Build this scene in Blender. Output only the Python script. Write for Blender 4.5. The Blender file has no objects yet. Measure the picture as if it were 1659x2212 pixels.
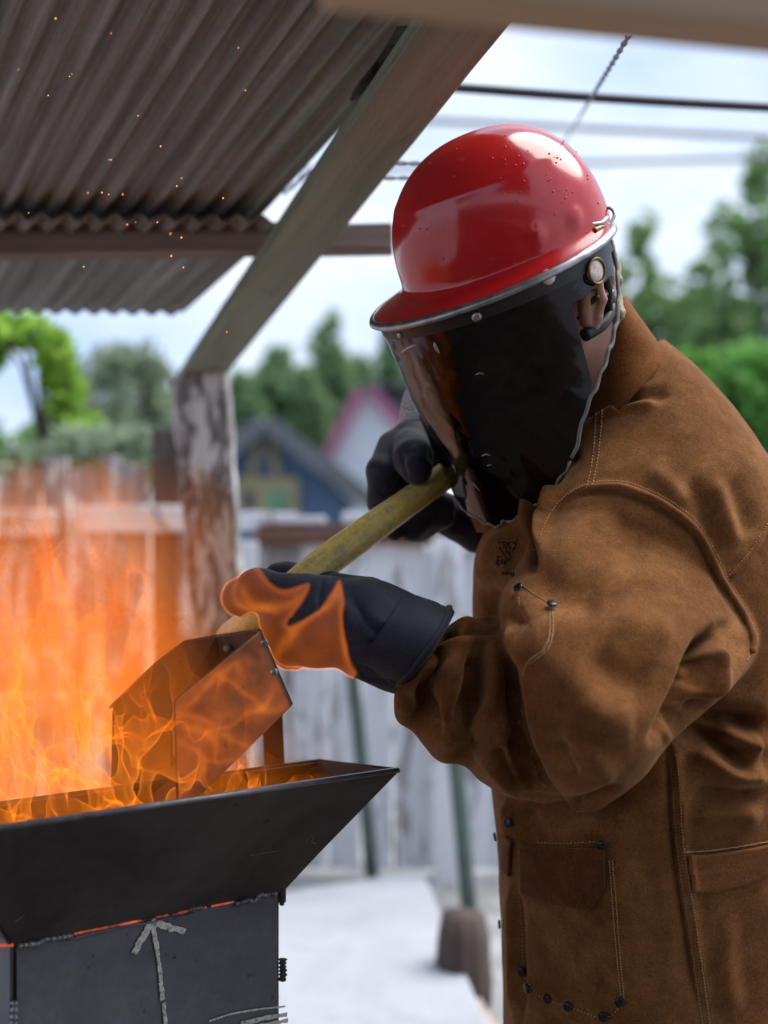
import bpy, math, random
import numpy as np
from mathutils import Vector, Matrix
from mathutils.bvhtree import BVHTree

random.seed(7); rng = np.random.default_rng(7)
scene = bpy.context.scene
COL = scene.collection
R = math.radians

# ------------------------------------------------------------------ camera
CAM_Z = 1.38; FPX = 2650.0; CX, CY = 829.5, 1106.0
cam_d = bpy.data.cameras.new('camera'); cam = bpy.data.objects.new('camera', cam_d); COL.objects.link(cam)
cam.location = (0, 0, CAM_Z); cam.rotation_euler = (R(90), 0, 0)
cam_d.sensor_fit = 'VERTICAL'; cam_d.sensor_height = 36.0; cam_d.sensor_width = 27.0
cam_d.lens = FPX / 2212.0 * 36.0
cam_d.clip_start = 0.05; cam_d.clip_end = 3000
cam_d.dof.use_dof = True; cam_d.dof.focus_distance = 1.54; cam_d.dof.aperture_fstop = 1.85
cam_d.dof.aperture_blades = 0
scene.camera = cam

# ------------------------------------------------------------------ world, sun, exposure
world = bpy.data.worlds.new('World'); scene.world = world; world.use_nodes = True
wn = world.node_tree.nodes; wl = world.node_tree.links
wn.clear()
w_out = wn.new('ShaderNodeOutputWorld'); w_bg = wn.new('ShaderNodeBackground')
w_sky = wn.new('ShaderNodeTexSky'); w_sky.sky_type = 'NISHITA'; w_sky.sun_disc = False
SUN_DIR = Vector((0.50, 0.18, 0.85)).normalized()
w_sky.sun_elevation = math.asin(SUN_DIR.z); w_sky.sun_rotation = math.atan2(SUN_DIR.x, SUN_DIR.y)
w_tc = wn.new('ShaderNodeTexCoord'); w_map = wn.new('ShaderNodeMapping')
w_map.inputs['Scale'].default_value = (1, 1, 2.2); w_map.inputs['Location'].default_value = (0.3, 1.7, 0.4)
w_no = wn.new('ShaderNodeTexNoise'); w_no.inputs['Scale'].default_value = 3.2
w_no.inputs['Detail'].default_value = 6; w_no.inputs['Roughness'].default_value = 0.55
w_rp = wn.new('ShaderNodeValToRGB')
w_rp.color_ramp.elements[0].position = 0.36; w_rp.color_ramp.elements[0].color = (3.6, 4.7, 6.9, 1)
w_rp.color_ramp.elements[1].position = 0.64; w_rp.color_ramp.elements[1].color = (6.3, 6.7, 7.3, 1)
w_mx = wn.new('ShaderNodeMixRGB'); w_mx.inputs['Fac'].default_value = 0.93
wl.new(w_tc.outputs['Generated'], w_map.inputs['Vector']); wl.new(w_map.outputs['Vector'], w_no.inputs['Vector'])
wl.new(w_no.outputs['Fac'], w_rp.inputs['Fac'])
wl.new(w_sky.outputs['Color'], w_mx.inputs['Color1']); wl.new(w_rp.outputs['Color'], w_mx.inputs['Color2'])
wl.new(w_mx.outputs['Color'], w_bg.inputs['Color']); w_bg.inputs['Strength'].default_value = 0.1
wl.new(w_bg.outputs['Background'], w_out.inputs['Surface'])

sun_d = bpy.data.lights.new('sun', 'SUN'); sun = bpy.data.objects.new('sun', sun_d); COL.objects.link(sun)
sun_d.energy = 2.5; sun_d.angle = R(48); sun_d.color = (1.0, 0.95, 0.88)
sun.rotation_euler = (-SUN_DIR).to_track_quat('-Z', 'Y').to_euler(); sun.location = (3, 0, 6)

scene.view_settings.view_transform = 'Standard'; scene.view_settings.look = 'None'
scene.view_settings.gamma = 1.0; scene.view_settings.exposure = 0.84
scene.view_settings.use_curve_mapping = False
scene.render.engine = 'CYCLES'
scene.cycles.use_denoising = True
scene.cycles.max_bounces = 8; scene.cycles.diffuse_bounces = 3; scene.cycles.glossy_bounces = 3
scene.cycles.transparent_max_bounces = 64; scene.cycles.transmission_bounces = 4
scene.cycles.sample_clamp_indirect = 6.0
scene.cycles.caustics_reflective = False; scene.cycles.caustics_refractive = False

# ------------------------------------------------------------------ helpers
def P(px, py, d):
    return np.array([(px - CX) / FPX * d, d, CAM_Z - (py - CY) / FPX * d])

def pix(V):
    V = np.asarray(V)
    d = V[:, 1]
    return np.stack([CX + V[:, 0] / d * FPX, CY - (V[:, 2] - CAM_Z) / d * FPX], 1)

ORG = {}
def org(o):
    return ORG.get(o.name, np.zeros(3)) if o is not None else np.zeros(3)

def tag(o, label=None, cat=None, group=None, kind=None):
    if label: o['label'] = label
    if cat: o['category'] = cat
    if group: o['group'] = group
    if kind: o['kind'] = kind
    return o

def empty(name, loc, label, cat, group=None):
    o = bpy.data.objects.new(name, None); COL.objects.link(o)
    o.location = loc; o.empty_display_size = 0.05
    ORG[o.name] = np.array(loc, float)
    return tag(o, label, cat, group)

def obj(name, V, F, m, parent=None, smooth=True, loc=None, auto=False, uv=None, attrs=None):
    """one mesh object; V in world coordinates"""
    V = np.asarray(V, float).reshape(-1, 3)
    if parent is not None: o_ = org(parent)
    elif loc is not None: o_ = np.array(loc, float)
    else:
        mn, mx = V.min(0), V.max(0); o_ = np.array([(mn[0]+mx[0])/2, (mn[1]+mx[1])/2, mn[2]])
    me = bpy.data.meshes.new(name)
    me.from_pydata([tuple(v) for v in (V - o_)], [], [tuple(int(i) for i in f) for f in F])
    if m is not None: me.materials.append(m)
    if smooth:
        me.polygons.foreach_set('use_smooth', [True] * len(me.polygons))
    if uv is not None:
        ul = me.uv_layers.new(name='UVMap')
        li = np.zeros(len(me.loops), dtype=np.int32); me.loops.foreach_get('vertex_index', li)
        ul.data.foreach_set('uv', np.asarray(uv, np.float32)[li].ravel())
    if attrs:
        for k, a in attrs.items():
            at = me.attributes.new(k, 'FLOAT', 'POINT'); at.data.foreach_set('value', np.asarray(a, np.float32))
    me.update()
    o = bpy.data.objects.new(name, me); COL.objects.link(o)
    if parent is not None:
        o.parent = parent; ORG[o.name] = o_
    else:
        o.location = o_; ORG[o.name] = o_
    if auto:
        mark_sharp(me, 35)
    return o

def mark_sharp(me, ang):
    import bmesh
    bm = bmesh.new(); bm.from_mesh(me)
    for e in bm.edges:
        if len(e.link_faces) == 2 and e.calc_face_angle(0) > R(ang): e.smooth = False
    bm.to_mesh(me); bm.free()

def bevel(o, w=0.002, seg=2, angle=35):
    md = o.modifiers.new('bevel', 'BEVEL'); md.width = w; md.segments = seg; md.limit_method = 'ANGLE'; md.angle_limit = R(angle)
    return o

def inst(src, name, parent, loc_world, rot=None, scale=None):
    o = bpy.data.objects.new(name, src.data); COL.objects.link(o)
    o.parent = parent; o.location = np.asarray(loc_world) - org(parent)
    if rot is not None:
        o.rotation_mode = 'QUATERNION'; o.rotation_quaternion = rot
    if scale is not None: o.scale = scale
    return o

BOXF = [(0,3,2,1),(4,5,6,7),(0,1,5,4),(1,2,6,5),(2,3,7,6),(3,0,4,7)]
def box_v(c, ax, ay, az):
    """box with centre c and half-axis vectors"""
    c, ax, ay, az = map(np.asarray, (c, ax, ay, az))
    return [c-ax-ay-az, c+ax-ay-az, c+ax+ay-az, c-ax+ay-az, c-ax-ay+az, c+ax-ay+az, c+ax+ay+az, c-ax+ay+az]

def prism(bottom, top):
    n = len(bottom)
    V = list(bottom) + list(top)
    F = [tuple(range(n))[::-1], tuple(range(n, 2*n))] + [(i, (i+1) % n, n+(i+1) % n, n+i) for i in range(n)]
    return V, F

def plate(poly, thick, toward=None):
    """polygon (world points, roughly planar) given thickness along its normal"""
    poly = [np.asarray(p, float) for p in poly]
    c = sum(poly) / len(poly); n = np.zeros(3)
    for i in range(len(poly)): n += np.cross(poly[i]-c, poly[(i+1) % len(poly)]-c)
    n /= np.linalg.norm(n)
    if toward is not None and n @ (np.asarray(toward) - c) < 0:
        poly = poly[::-1]; n = -n
    return prism([p - n*thick/2 for p in poly], [p + n*thick/2 for p in poly])

def merge(parts):
    V, F, k = [], [], 0
    for v, f in parts:
        V += [np.asarray(x) for x in v]; F += [tuple(i + k for i in g) for g in f]; k += len(v)
    return V, F

def crom(pts, n):
    """Catmull-Rom resample of rows of any dimension"""
    p = np.asarray(pts, float); m = len(p)
    if m == 2:
        t = np.linspace(0, 1, n)[:, None]; return p[0]*(1-t)+p[1]*t
    q = np.vstack([2*p[0]-p[1], p, 2*p[-1]-p[-2]])
    ts = np.linspace(0, m-1-1e-9, n); i = ts.astype(int); t = (ts - i)[:, None]
    a, b, c, d = q[i], q[i+1], q[i+2], q[i+3]
    return 0.5*((2*b)+(-a+c)*t+(2*a-5*b+4*c-d)*t*t+(-a+3*b-3*c+d)*t**3)

def tube(pts, rad, n=10, cap=True, flat=None):
    pts = np.asarray(pts, float); m = len(pts)
    rad = np.full(m, rad) if np.isscalar(rad) else np.asarray(rad, float)
    T = np.gradient(pts, axis=0); T /= np.linalg.norm(T, axis=1)[:, None] + 1e-12
    up = np.array([0.13, 0.37, 0.92]); 
    if abs(T[0] @ up) > 0.9: up = np.array([1.0, 0.1, 0])
    V = []
    nrm = None
    for i in range(m):
        if nrm is None: nrm = np.cross(T[i], up)
        nrm = nrm - T[i]*(nrm @ T[i]); nrm /= np.linalg.norm(nrm) + 1e-12
        b = np.cross(T[i], nrm)
        for k in range(n):
            a = 2*math.pi*k/n
            V.append(pts[i] + rad[i]*(math.cos(a)*nrm + math.sin(a)*b*(flat or 1)))
    F = [(i*n+k, i*n+(k+1) % n, (i+1)*n+(k+1) % n, (i+1)*n+k) for i in range(m-1) for k in range(n)]
    if cap:
        F += [tuple(range(n))[::-1], tuple((m-1)*n + k for k in range(n))]
    return V, F

def grid_faces(nu, nv, wrap=False):
    F = []
    for i in range(nu-1):
        for j in range(nv - (0 if wrap else 1)):
            a, b = i*nv+j, i*nv+(j+1) % nv
            F.append((a, b, b+nv, a+nv))
    return F

# numpy perlin noise --------------------------------------------------
_perm = rng.permutation(256); _perm = np.concatenate([_perm, _perm, _perm])
_g = rng.normal(size=(256, 3)); _g /= np.linalg.norm(_g, axis=1)[:, None]
def perlin(x, y, z):
    xi, yi, zi = np.floor(x).astype(int), np.floor(y).astype(int), np.floor(z).astype(int)
    xf, yf, zf = x-xi, y-yi, z-zi
    xi &= 255; yi &= 255; zi &= 255
    u, v, w = [t*t*t*(t*(t*6-15)+10) for t in (xf, yf, zf)]
    def g(i, j, k):
        h = _perm[_perm[_perm[(xi+i) & 255]+((yi+j) & 255)]+((zi+k) & 255)]
        gr = _g[h]
        return gr[..., 0]*(xf-i)+gr[..., 1]*(yf-j)+gr[..., 2]*(zf-k)
    def L(a, b, t): return a+(b-a)*t
    return L(L(L(g(0,0,0), g(1,0,0), u), L(g(0,1,0), g(1,1,0), u), v),
             L(L(g(0,0,1), g(1,0,1), u), L(g(0,1,1), g(1,1,1), u), v), w)

def surface_nets(f, o, h):
    """zero surface of a scalar grid -> verts, quads"""
    s = f < 0
    nx, ny, nz = f.shape
    acc = np.zeros((nx-1, ny-1, nz-1, 3)); cnt = np.zeros((nx-1, ny-1, nz-1))
    corners = [(i, j, k) for i in (0, 1) for j in (0, 1) for k in (0, 1)]
    def sl(c): return f[c[0]:nx-1+c[0], c[1]:ny-1+c[1], c[2]:nz-1+c[2]]
    for a in corners:
        for ax in range(3):
            if a[ax] == 0:
                b = list(a); b[ax] = 1
                fa, fb = sl(a), sl(tuple(b))
                m = (fa < 0) != (fb < 0)
                t = np.where(m, fa/(fa-fb+1e-20), 0)
                for q in range(3):
                    acc[..., q] += np.where(m, a[q] + (t if q == ax else 0), 0)
                cnt += m
    act = cnt > 0
    idx = np.full(act.shape, -1, int); idx[act] = np.arange(act.sum())
    ijk = np.argwhere(act)
    V = np.asarray(o) + h*(ijk + acc[act]/cnt[act][:, None])
    F = []
    for ax in range(3):
        b, c = (ax+1) % 3, (ax+2) % 3
        lo = [slice(None)]*3; hi = [slice(None)]*3
        lo[ax] = slice(0, -1); hi[ax] = slice(1, None)
        s0, s1 = s[tuple(lo)], s[tuple(hi)]
        e = np.argwhere(s0 != s1)
        ok = (e[:, b] > 0) & (e[:, c] > 0) & (e[:, b] < f.shape[b]-1) & (e[:, c] < f.shape[c]-1)
        e = e[ok]
        if not len(e): continue
        inside = s0[tuple(e.T)]
        q = []
        for db, dc in ((-1, -1), (0, -1), (0, 0), (-1, 0)):
            g = e.copy(); g[:, b] += db; g[:, c] += dc
            q.append(idx[tuple(g.T)])
        q = np.stack(q, 1)
        q[~inside] = q[~inside][:, ::-1]
        F.append(q)
    return V, np.vstack(F)

def sdf_caps(caps, h, k=0.01, pad=0.02, cuts=()):
    """smooth union of tapered capsules (p0, p1, r0, r1) -> mesh"""
    pts = np.array([c[0] for c in caps] + [c[1] for c in caps]); rm = max(max(c[2], c[3]) for c in caps) + pad
    o = pts.min(0) - rm; n = np.ceil((pts.max(0) + rm - o)/h).astype(int) + 1
    ax = [o[i] + h*np.arange(n[i]) for i in range(3)]
    X, Y, Z = np.meshgrid(*ax, indexing='ij')
    res = np.full(X.shape, 1.0)
    for p0, p1, r0, r1 in caps:
        p0 = np.asarray(p0, float); dv = np.asarray(p1, float) - p0; L = dv @ dv + 1e-12
        t = np.clip(((X-p0[0])*dv[0]+(Y-p0[1])*dv[1]+(Z-p0[2])*dv[2])/L, 0, 1)
        d = np.sqrt((X-p0[0]-t*dv[0])**2+(Y-p0[1]-t*dv[1])**2+(Z-p0[2]-t*dv[2])**2) - (r0+(r1-r0)*t)
        hh = np.clip(0.5+0.5*(res-d)/k, 0, 1)
        res = res*(1-hh)+d*hh - k*hh*(1-hh)
    for p, nrm in cuts:
        nrm = np.asarray(nrm)/np.linalg.norm(nrm)
        res = np.maximum(res, (X-p[0])*nrm[0]+(Y-p[1])*nrm[1]+(Z-p[2])*nrm[2])
    return surface_nets(res, o, h)

def vnormals(V, F):
    F = np.asarray(F); n = np.zeros_like(V)
    a = np.cross(V[F[:, 2]]-V[F[:, 0]], V[F[:, -1]]-V[F[:, 1]])
    for k in range(F.shape[1]): np.add.at(n, F[:, k], a)
    return n/(np.linalg.norm(n, axis=1)[:, None]+1e-12)

def relax(V, F, it, lam=0.5):
    F = np.asarray(F); n = len(V)
    E = np.vstack([F[:, [k, (k+1) % F.shape[1]]] for k in range(F.shape[1])])
    E = np.vstack([E, E[:, ::-1]])
    deg = np.bincount(E[:, 0], minlength=n)[:, None]+1e-9
    for _ in range(it):
        s = np.zeros_like(V)
        for q in range(3): s[:, q] = np.bincount(E[:, 0], V[E[:, 1], q], minlength=n)
        V = V + lam*(s/deg-V)
    return V

def seg_dist(Q, poly):
    """distance, signed side and arc parameter (0..1) of points Q to a 2D polyline"""
    poly = np.asarray(poly, float); L = np.linalg.norm(np.diff(poly, axis=0), axis=1); cum = np.concatenate([[0], np.cumsum(L)])
    best = np.full(len(Q), 1e9); sg = np.zeros(len(Q)); par = np.zeros(len(Q))
    for i in range(len(poly)-1):
        a, dv = poly[i], poly[i+1]-poly[i]
        t = np.clip(((Q-a)@dv)/(dv@dv+1e-9), 0, 1)
        w = Q-(a+t[:, None]*dv); d = np.linalg.norm(w, axis=1)
        m = d < best
        best[m] = d[m]; sg[m] = np.sign(dv[0]*w[m, 1]-dv[1]*w[m, 0]); par[m] = ((cum[i]+t*L[i])/cum[-1])[m]
    return best, sg, par

# ------------------------------------------------------------------ materials
class NT:
    def __init__(s, name):
        s.m = bpy.data.materials.new(name); s.m.use_nodes = True
        s.n = s.m.node_tree.nodes; s.l = s.m.node_tree.links
        s.b = s.n['Principled BSDF']; s.out = s.n['Material Output']
    def new(s, t, **k):
        x = s.n.new(t)
        for a, v in k.items():
            if a in x.inputs: x.inputs[a].default_value = v
            else: setattr(x, a, v)
        return x
    def link(s, a, b): s.l.new(a, b)
    def coords(s, kind='Object', scale=(1, 1, 1), rot=(0, 0, 0)):
        tc = s.new('ShaderNodeTexCoord'); mp = s.new('ShaderNodeMapping')
        mp.inputs['Scale'].default_value = scale; mp.inputs['Rotation'].default_value = rot
        s.link(tc.outputs[kind], mp.inputs['Vector']); return mp.outputs['Vector']
    def noise(s, vec, scale, detail=4, rough=0.55, dist=0.0):
        x = s.new('ShaderNodeTexNoise'); x.inputs['Scale'].default_value = scale; x.inputs['Detail'].default_value = detail
        x.inputs['Roughness'].default_value = rough; x.inputs['Distortion'].default_value = dist
        s.link(vec, x.inputs['Vector']); return x.outputs['Fac']
    def ramp(s, fac, stops):
        r = s.new('ShaderNodeValToRGB'); e = r.color_ramp.elements
        while len(e) < len(stops): e.new(0.5)
        for i, (p, c) in enumerate(stops):
            e[i].position = p; e[i].color = (*c, 1) if len(c) == 3 else c
        s.link(fac, r.inputs['Fac']); return r.outputs['Color']
    def mix(s, fac, a, b, mode='MIX'):
        x = s.new('ShaderNodeMixRGB', blend_type=mode)
        for v, i in ((fac, 'Fac'), (a, 'Color1'), (b, 'Color2')):
            if hasattr(v, 'is_output'): s.link(v, x.inputs[i])
            elif i == 'Fac': x.inputs[i].default_value = v
            else: x.inputs[i].default_value = (*v, 1)
        return x.outputs['Color']
    def bump(s, h, strength=0.3, dist=0.002):
        x = s.new('ShaderNodeBump'); x.inputs['Strength'].default_value = strength; x.inputs['Distance'].default_value = dist
        s.link(h, x.inputs['Height']); s.link(x.outputs['Normal'], s.b.inputs['Normal']); return x
    def base(s, c):
        if hasattr(c, 'is_output'): s.link(c, s.b.inputs['Base Color'])
        else: s.b.inputs['Base Color'].default_value = (*c, 1)
    def set(s, **k):
        for a, v in k.items():
            a = a.replace('_', ' ')
            if hasattr(v, 'is_output'): s.link(v, s.b.inputs[a])
            else: s.b.inputs[a].default_value = v

def simple(name, c, rough=0.6, metal=0.0, vary=0.25, scale=12, bump=0.0, bscale=60, spec=0.5):
    t = NT(name); v = t.coords('Object')
    n = t.noise(v, scale, 5, 0.6)
    lo = tuple(x*(1-vary) for x in c); hi = tuple(min(1, x*(1+vary)) for x in c)
    t.base(t.ramp(n, [(0.3, lo), (0.7, hi)]))
    t.set(Roughness=rough, Metallic=metal); t.b.inputs['Specular IOR Level'].default_value = spec
    if bump: t.bump(t.noise(v, bscale, 4), bump, 0.003)
    return t.m

def suede(name, c0, c1, c2):
    t = NT(name); v = t.coords('Object')
    big = t.noise(v, 9, 6, 0.68, 0.6); mid = t.noise(v, 45, 4, 0.65); fine = t.noise(v, 420, 3, 0.7)
    col = t.ramp(big, [(0.28, c0), (0.52, c1), (0.75, c2)])
    col = t.mix(0.55, col, t.ramp(mid, [(0.25, (0.55, 0.52, 0.5)), (0.75, (1.3, 1.3, 1.3))]), 'MULTIPLY')
    col = t.mix(0.7, col, t.ramp(fine, [(0.3, (0.48, 0.46, 0.44)), (0.72, (1.5, 1.5, 1.55))]), 'MULTIPLY')
    sa = t.new('ShaderNodeAttribute', attribute_name='soot')
    col = t.mix(sa.outputs['Fac'], col, t.mix(0.62, col, (0.02, 0.008, 0.006)))
    t.base(col); t.set(Roughness=0.95); t.b.inputs['Specular IOR Level'].default_value = 0.12
    t.b.inputs['Sheen Weight'].default_value = 0.28; t.b.inputs['Sheen Roughness'].default_value = 0.45
    t.b.inputs['Sheen Tint'].default_value = (0.9, 0.6, 0.35, 1)
    h = t.mix(0.5, fine, mid); t.bump(h, 0.35, 0.0035)
    return t.m

M = {}
M['suede'] = suede('brown_suede', (0.112, 0.040, 0.012), (0.205, 0.083, 0.027), (0.33, 0.155, 0.060))
M['suede_flap'] = suede('brown_suede_flap', (0.085, 0.026, 0.009), (0.14, 0.048, 0.016), (0.22, 0.088, 0.03))  # flap colour darkened to stand in for weak shading at its edges
M['suede_dark'] = suede('brown_suede_dark', (0.105, 0.034, 0.009), (0.175, 0.060, 0.016), (0.25, 0.10, 0.031))
M['thread'] = simple('tan_thread', (0.42, 0.24, 0.10), 0.8, scale=200)
M['rivet'] = simple('gunmetal_rivet', (0.035, 0.037, 0.05), 0.32, 0.85, scale=80)
M['stamp'] = simple('dark_stamp_ink', (0.016, 0.010, 0.007), 0.95, scale=300)

def glove_mat():
    t = NT('navy_glove_leather'); v = t.coords('Object')
    n = t.noise(v, 16, 5, 0.6); f = t.noise(v, 260, 3, 0.6)
    t.base(t.mix(0.6, t.ramp(n, [(0.3, (0.011, 0.013, 0.023)), (0.7, (0.023, 0.029, 0.054))]), t.ramp(f, [(0.3, (0.6, 0.6, 0.6)), (0.7, (1.3, 1.3, 1.3))]), 'MULTIPLY'))
    t.set(Roughness=0.72); t.b.inputs['Specular IOR Level'].default_value = 0.35
    t.b.inputs['Sheen Weight'].default_value = 0.12
    t.bump(t.mix(0.4, n, f), 0.4, 0.003); return t.m
M['glove'] = glove_mat()

def helmet_mat():
    t = NT('red_helmet_shell'); v = t.coords('Object')
    n = t.noise(v, 9, 6, 0.62); sp = t.noise(v, 95, 3, 0.6); dr = t.noise(v, 60, 2, 0.5)
    col = t.ramp(n, [(0.3, (0.44, 0.008, 0.011)), (0.7, (0.56, 0.015, 0.018))])
    col = t.mix(t.ramp(sp, [(0.70, (0, 0, 0)), (0.78, (0.7, 0.7, 0.7))]), col, (0.22, 0.03, 0.03))
    sf = t.noise(t.coords('Object', (1, 1, 2.5), (0.3, 0.5, 0.2)), 26, 7, 0.75, 1.0)
    scuff_glint = t.ramp(sf, [(0.60, (0, 0, 0)), (0.70, (0.45, 0.45, 0.45))])
    col = t.mix(scuff_glint, col, (0.50, 0.09, 0.09))
    t.base(col)
    t.set(Roughness=t.mix(scuff_glint, t.ramp(n, [(0.3, (0.10, 0.10, 0.10)), (0.7, (0.26, 0.26, 0.26))]), (0.55, 0.55, 0.55)))
    t.b.inputs['Coat Weight'].default_value = 0.25; t.b.inputs['Coat Roughness'].default_value = 0.07
    t.b.inputs['Specular IOR Level'].default_value = 0.55
    t.bump(t.mix(0.5, t.ramp(dr, [(0.66, (0, 0, 0)), (0.74, (1, 1, 1))]), n), 0.06, 0.002)
    return t.m
M['helmet'] = helmet_mat()

def shield_mat():
    t = NT('dark_tinted_visor'); v = t.coords('Object')
    n = t.noise(v, 30, 6, 0.7); st = t.noise(v, 8, 3, 0.5, 0.5)
    tr = t.new('ShaderNodeBsdfTransparent'); tr.inputs['Color'].default_value = (0.125, 0.095, 0.09, 1)
    gl = t.new('ShaderNodeBsdfGlossy')
    t.link(t.ramp(n, [(0.3, (0.05, 0.05, 0.05)), (0.75, (0.22, 0.22, 0.22))]), gl.inputs['Roughness'])
    gl.inputs['Color'].default_value = (0.85, 0.85, 0.9, 1)
    tt = t.new('ShaderNodeAttribute', attribute_name='lit_rear')  # front made more opaque to stand in for the unlit space inside
    t.link(t.mix(tt.outputs['Fac'], (0.045, 0.035, 0.033), (0.14, 0.115, 0.11)), tr.inputs['Color'])
    df = t.new('ShaderNodeBsdfDiffuse'); df.inputs['Color'].default_value = (0.006, 0.005, 0.006, 1)
    fr = t.new('ShaderNodeFresnel'); fr.inputs['IOR'].default_value = 1.42
    bp = t.new('ShaderNodeBump'); bp.inputs['Strength'].default_value = 0.5; bp.inputs['Distance'].default_value = 0.022
    t.link(st, bp.inputs['Height']); t.link(bp.outputs['Normal'], gl.inputs['Normal']); t.link(bp.outputs['Normal'], fr.inputs['Normal'])
    a = t.new('ShaderNodeMixShader'); a.inputs['Fac'].default_value = 0.22
    t.link(tr.outputs[0], a.inputs[1]); t.link(df.outputs[0], a.inputs[2])
    b = t.new('ShaderNodeMixShader'); t.link(fr.outputs[0], b.inputs['Fac'])
    t.link(a.outputs[0], b.inputs[1]); t.link(gl.outputs[0], b.inputs[2])
    t.link(b.outputs[0], t.out.inputs['Surface']); return t.m
M['shield'] = shield_mat()
M['alu'] = simple('worn_aluminium', (0.30, 0.30, 0.31), 0.36, 0.9, 0.35, 60)
M['binding'] = simple('grey_edge_binding', (0.20, 0.19, 0.18), 0.5, 0.3, 0.4, 60)
M['brass'] = simple('tarnished_brass', (0.20, 0.13, 0.05), 0.4, 0.8, 0.3, 60)
M['pearl'] = simple('pale_lens', (0.62, 0.50, 0.45), 0.25, 0.0, 0.5, 70)
M['skin'] = simple('skin', (0.42, 0.22, 0.17), 0.55, 0, 0.15, 25)
M['black'] = simple('black_plastic', (0.010, 0.010, 0.011), 0.5, 0, 0.3, 30)
M['hair'] = simple('fair_hair', (0.36, 0.30, 0.20), 0.8, 0, 0.4, 160, 0.6, 300)
M['knit'] = simple('grey_knit', (0.42, 0.42, 0.45), 0.9, 0, 0.5, 220, 0.5, 400)
M['denim'] = simple('dark_trousers', (0.035, 0.04, 0.055), 0.9, 0, 0.3, 40)
M['boot'] = simple('brown_boot', (0.06, 0.035, 0.02), 0.6, 0, 0.3, 20)

def steel(name, lo, hi, rough=0.5, rust=0.0):
    t = NT(name); v = t.coords('Object')
    n = t.noise(v, 5, 7, 0.68, 0.6); f = t.noise(v, 60, 5, 0.7); s = t.noise(t.coords('Object', (3, 3, 40)), 6, 3)
    col = t.ramp(n, [(0.3, lo), (0.68, hi)])
    col = t.mix(0.5, col, t.ramp(f, [(0.3, (0.6, 0.6, 0.6)), (0.75, (1.35, 1.35, 1.35))]), 'MULTIPLY')
    sp = t.ramp(t.noise(v, 34, 5, 0.75), [(0.63, (0, 0, 0)), (0.69, (1, 1, 1))])
    col = t.mix(sp, col, tuple(x*0.45 for x in lo))
    sc = t.ramp(t.noise(v, 23, 6, 0.8, 1.5), [(0.70, (0, 0, 0)), (0.74, (1, 1, 1))])
    col = t.mix(sc, col, tuple(min(1, x*2.2) for x in hi))
    if rust: col = t.mix(t.ramp(s, [(0.45, (0, 0, 0)), (0.75, (rust, rust, rust))]), col, (0.13, 0.055, 0.03))
    t.base(col); t.set(Roughness=t.ramp(f, [(0.3, (rough-0.1,)*3), (0.7, (rough+0.15,)*3)]), Metallic=0.25)
    t.bump(f, 0.12, 0.002); return t.m
M['steel_black'] = steel('black_mill_steel', (0.030, 0.026, 0.026), (0.092, 0.084, 0.084), 0.6)
M['steel_grey'] = steel('grey_blue_steel', (0.075, 0.080, 0.094), (0.165, 0.174, 0.198), 0.55)
M['steel_scoop'] = steel('brown_scoop_steel', (0.10, 0.060, 0.044), (0.19, 0.118, 0.09), 0.5)  # steel reddened towards the orange firelight on the scoop
M['rim'] = simple('highlight_rim', (0.20, 0.20, 0.23), 0.4, 0.5, 0.35, 40)  # pale bluish colour holds the highlight along the near rim
M['weld'] = simple('weld_bead', (0.20, 0.205, 0.225), 0.4, 0.6, 0.4, 60)
def chalk_mat():
    t = NT('white_paint_marker'); v = t.coords('Object'); n = t.noise(v, 170, 4, 0.7); g = t.noise(v, 700, 3, 0.6)
    t.base(t.ramp(n, [(0.3, (0.45, 0.43, 0.40)), (0.65, (0.80, 0.77, 0.72))])); t.set(Roughness=0.9)
    t.set(Alpha=t.ramp(t.mix(0.5, n, g), [(0.36, (0.05, 0.05, 0.05)), (0.46, (1, 1, 1))])); return t.m
M['chalk'] = chalk_mat()

def glow(name, c, s):
    t = NT(name); e = t.new('ShaderNodeEmission'); e.inputs['Color'].default_value = (*c, 1); e.inputs['Strength'].default_value = s
    t.link(e.outputs[0], t.out.inputs['Surface']); return t.m
def seam_glow():
    t = NT('hot_seam'); v = t.coords('Object'); n = t.noise(v, 30, 4)
    t.base((0.05, 0.03, 0.03)); t.set(Roughness=0.7)
    t.b.inputs['Emission Color'].default_value = (1.0, 0.16, 0.07, 1)
    r = t.ramp(n, [(0.42, (0, 0, 0)), (0.62, (0.38, 0.38, 0.38))]); t.link(r, t.b.inputs['Emission Strength'])
    return t.m
M['hot_seam'] = seam_glow()
M['ember'] = glow('ember_glow', (1.0, 0.42, 0.10), 1.6)

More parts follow.
